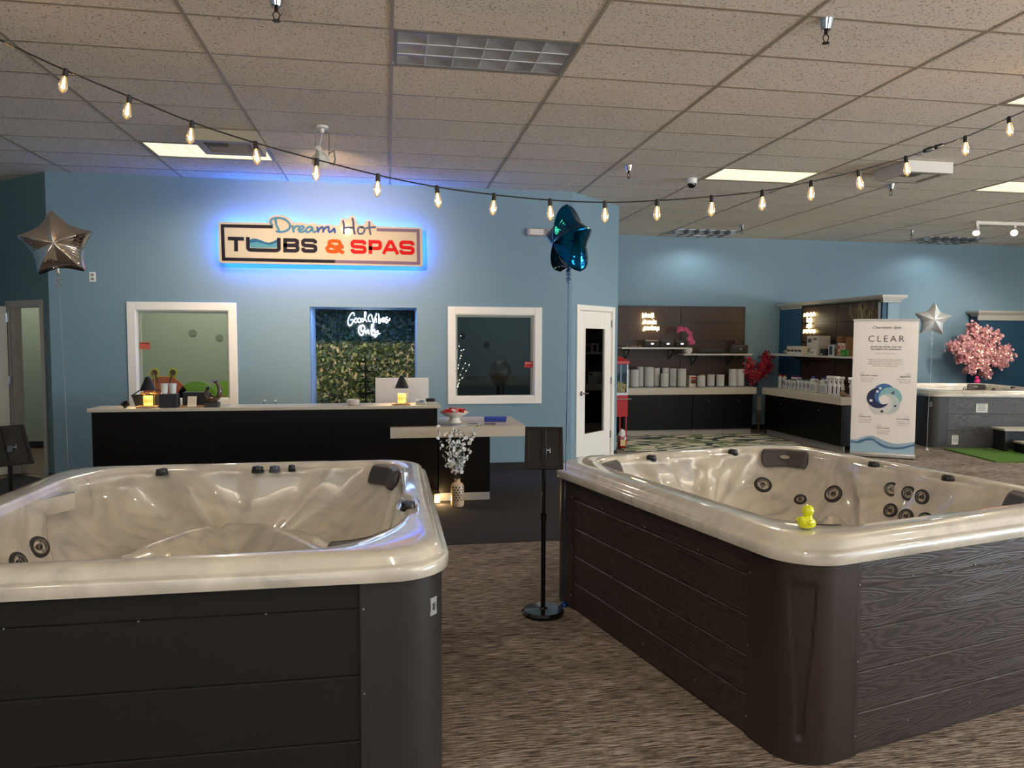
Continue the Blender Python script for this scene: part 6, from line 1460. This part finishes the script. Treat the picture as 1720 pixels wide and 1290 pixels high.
for num, hd_, px, py, al in (('01', 'Copper/Silver Ionization', 100, 540, 'LEFT'), ('02', 'Magnetic Field', 538, 546, 'RIGHT'), ('05', 'Circulation Pump', 84, 904, 'LEFT'), ('03', 'UV-C Technology', 520, 914, 'RIGHT'), ('04', 'Ozone Generator', 238, 998, 'LEFT')):
    BT(num, px, py-8, .062, 2, align=al); BT(hd_, px, py, .023, 0, align=al, offset=.0005)
    for i, s_ in enumerate(('Cleans the water in stages', 'and keeps it fresh, clear', 'ready for daily soaking.')): BT(s_, px, py+22+14*i, .0165, 1, align=al)
mb.build('printed_text', [ink, gi, lg], bn, smooth=0)
mb = MB(); mb.stroke([B(232, 342), B(420, 342)], .003, FY, FY+.002, caps=False); mb.build('printed_rule', gi, bn, smooth=0)
# swirl of five crescents
cx_, cz_ = B(308, 744); OR = .232; mb = MB()
cols_ = [(150, (62, 108, 160)), (78, (136, 182, 188)), (6, (188, 200, 198)), (-66, (212, 210, 206)), (222, (24, 38, 78))]
pm = [mat('swirl_%d' % i, c, .5) for i, (a, c) in enumerate(cols_)]
for i, (a, c) in enumerate(cols_):
    a = radians(a-6); ri = .085; ca = radians(0)
    outer = [(cx_+OR*cos(a-t*radians(95)), cz_+OR*sin(a-t*radians(95))) for t in [k/18 for k in range(19)]]
    pc = Vector(outer[-1]); 
    # inner edge sweeps back round the hole to the start
    mid = []
    for k in range(1, 19):
        t = k/18; ang = a-radians(95)+t*radians(128); rr = OR+(ri-OR)*min(1, t*1.35)**.9 if t < .74 else ri; mid.append((cx_+rr*cos(ang+radians(-18)*(1-t)), cz_+rr*sin(ang+radians(-18)*(1-t))))
    # a crescent: outer arc from a to a-95 deg then an offset circle back
    c2 = Vector((cx_+.060*cos(a-radians(8)), cz_+.060*sin(a-radians(8)))); 
    poly = []
    R1 = .150; C1 = Vector((cx_+.082*cos(a-radians(50)), cz_+.082*sin(a-radians(50)))); R2_ = .118; C2 = Vector((cx_+.050*cos(a-radians(112)), cz_+.050*sin(a-radians(112))))
    dd = C2-C1; d_ = dd.length; aa = (R1*R1-R2_*R2_+d_*d_)/(2*d_); hh_ = sqrt(max(1e-6, R1*R1-aa*aa)); Pm = C1+dd*aa/d_; pr_ = Vector((-dd.y, dd.x))/d_
    I1 = Pm+pr_*hh_; I2 = Pm-pr_*hh_
    def ang_(C, P): return atan2(P.y-C.y, P.x-C.x)
    s1, s2 = ang_(C1, I1), ang_(C1, I2)
    while s2 < s1: s2 += 2*pi
    if not (s1 < ang_(C1, C1-dd) % (2*pi) < s2 or s1 < (ang_(C1, C1-dd) % (2*pi))-2*pi < s2 or s1 < ang_(C1, C1-dd) < s2): s1, s2 = s2, s1+2*pi
    arc1 = [(C1.x+R1*cos(s1+(s2-s1)*k/24), C1.y+R1*sin(s1+(s2-s1)*k/24)) for k in range(25)]
    e = Vector(arc1[-1]); t1 = ang_(C2, e); t2 = ang_(C2, Vector(arc1[0])); back = ang_(C2, C2-dd)
    def unwrap(x, ref):
        while x-ref > pi: x -= 2*pi
        while x-ref < -pi: x += 2*pi
        return x
    bk_ = unwrap(back, t1); t2 = unwrap(t2, bk_)
    arc2 = [(C2.x+R2_*cos(q), C2.y+R2_*sin(q)) for q in ([t1+(bk_-t1)*k/12 for k in range(1, 12)]+[bk_+(t2-bk_)*k/12 for k in range(12)])]
    mb.mat(i).prism(arc1+arc2, FY-.0002*i, FY+.002)
mb.build('printed_swirl', pm, bn, smooth=0)
mb = MB()
for (px, py, w, h, q) in ((248, 674, .040, .040, 1), (275, 646, .040, .040, 1), (400, 797, .036, .030, 0), (285, 848, .044, .040, 0), (192, 755, .046, .042, 1)):
    x, z = B(px, py); mb.mat(q).prism([(x+w/2*max(-.8, min(.8, 1.2*cos(2*pi*k/16))), z+h/2*max(-.8, min(.8, 1.2*sin(2*pi*k/16)))) for k in range(16)], FY-.003, FY-.0015)
x, z = B(380, 684); mb.mat(0).stroke([(x+.02, z+.024), (x-.004, z+.004), (x-.006, z-.010), (x+.008, z-.014), (x+.026, z+.002)], .012, FY-.003, FY-.0015, caps=False)
mb.build('printed_icons', [ink, mat('icon_white', (226, 226, 232), .5)], bn, smooth=0)
wtop = [(6, 1108), (60, 1106), (120, 1080), (190, 1066), (250, 1084), (320, 1112), (400, 1128), (470, 1120), (530, 1108), (578, 1106)]
wmid = [(6, 1122), (60, 1122), (120, 1100), (190, 1080), (240, 1110), (300, 1146), (380, 1160), (460, 1150), (530, 1128), (578, 1122)]
wlow = [(6, 1134), (80, 1138), (150, 1112), (210, 1112), (260, 1150), (320, 1172), (400, 1178), (470, 1166), (530, 1144), (578, 1138)]
cl = lambda L__: [(min(BW-.001, max(.001, p[0])), p[1]) for p in [tuple(v) for v in smooth_path([B(*q) for q in L__], 4)]]
mb = MB()
T, Md, Lo = cl(wtop), cl(wmid), cl(wlow)
def band(mb, A_, B_, y):
    for i in range(len(A_)-1): mb.prism([A_[i], A_[i+1], B_[i+1], B_[i]], y, FY+.002)
bot = [(p[0], z0+.002) for p in T]
mb.mat(0); band(mb, Lo, bot, FY); mb.mat(1); band(mb, T, Md, FY-.0005); mb.mat(2); band(mb, Md, Lo, FY-.0003)
for k, off in enumerate((.006, .016, .027)): mb.mat(3).stroke([(a_[0], a_[1]*(1-off*18)+b_[1]*off*18) for a_, b_ in zip(T, Lo)][3:34], .003, FY-.001, FY-.0006, caps=False)
mb.build('printed_wave', [mat('water_pale', (150, 178, 196), .5), mat('water_mid', (128, 160, 184), .5), mat('water_deep', (70, 108, 138), .5), mat('water_line', (206, 220, 228), .5)], bn, smooth=0)

# ------------------------------------------------------------------ turf, steps, blossom branches
o = MB().prismz([(8.62, 10.16), (8.42, 8.92), (13.5, 7.9), (13.7, 9.1)], .001, .02).build('artificial_turf', mat('turf_green', (112, 160, 56), .95, noise=(120, .5), bump=(260, 1, .02), c2=(66, 104, 34)), smooth=0); tag(o, 'strip of bright green artificial turf in front of the grey tub', 'turf')
t = thing('tub_steps', 'two-tread steps with pale treads and black sides in front of the grey tub', 'steps', (9.28, 9.72, .021), T3A); Mt = mat('grey_tread', (178, 172, 160), .5)
MB().box(0, -.03, .31, .95, .32, .345, .006).box(.14, -.36, .14, .95, -.02, .172, .006).build('tread', Mt, t)
MB().box(.03, 0, 0, .08, .30, .31).box(.87, 0, 0, .92, .30, .31).box(.08, .28, 0, .87, .30, .31).box(.17, -.32, 0, .22, .0, .14).box(.87, -.32, 0, .92, .0, .14).box(.22, -.04, 0, .87, -.02, .14).build('side_frame', mat('step_black', (18, 18, 20), .4), t)
t = thing('blossom_branches', 'pink cherry blossom branches with warm fairy lights mounted on the wall corner', 'flowers', (11.27, 12.60, 1.02))
MB().tube([(0, .08, .3), (0, .02, .35), (.02, 0, .42)], .02, 8).build('mount', mat('bark', (60, 42, 34), .8), t)
mb = MB(); fl = MB(); lt = MB(); r = random.Random(21)
for (ex, ez, w_) in ((-.56, .60, .13), (-.30, .72, .13), (-.12, .98, .12), (.16, .88, .14), (.42, .82, .12), (.66, .52, .13), (.60, .24, .13), (.22, .04, .12), (-.14, .12, .12), (-.34, .34, .12), (.30, .54, .14), (0, .5, .15), (-.1, .7, .12), (.74, .40, .10), (.1, .28, .14)):
    p = smooth_path([(0, 0, .38), (ex*.4, -.05, .38+(ez-.38)*.35), (ex*.8, -.08, .38+(ez-.38)*.75), (ex, -.06, ez)], 5); mb.tube(p, [.014*(1-.75*i/(len(p)-1)) for i in range(len(p))], 6)
    for q in p[5:]:
        for _ in range(26):
            c = q+Vector((r.gauss(0, w_*.40), r.uniform(-.10, .06), r.gauss(0, w_*.36))); fl.cur = r.choice((0, 0, 1)); blossom(fl, c, r.uniform(.024, .036), r, Vector((r.uniform(-.8, .8), -1, r.uniform(-.7, .8))).normalized())
        if r.random() < .28: lt.ball(q+Vector((r.uniform(-.06, .06), -.13, r.uniform(-.06, .06))), .007, 8)
mb.build('branches', mat('bark', (60, 42, 34), .8), t); fl.build('blossoms', [mat('blossom_pink', (222, 168, 168), .8), mat('blossom_rose', (196, 130, 136), .8)], t, smooth=0); lt.build('fairy_lights', emat('fairy_warm', (255, 214, 160), 6), t)
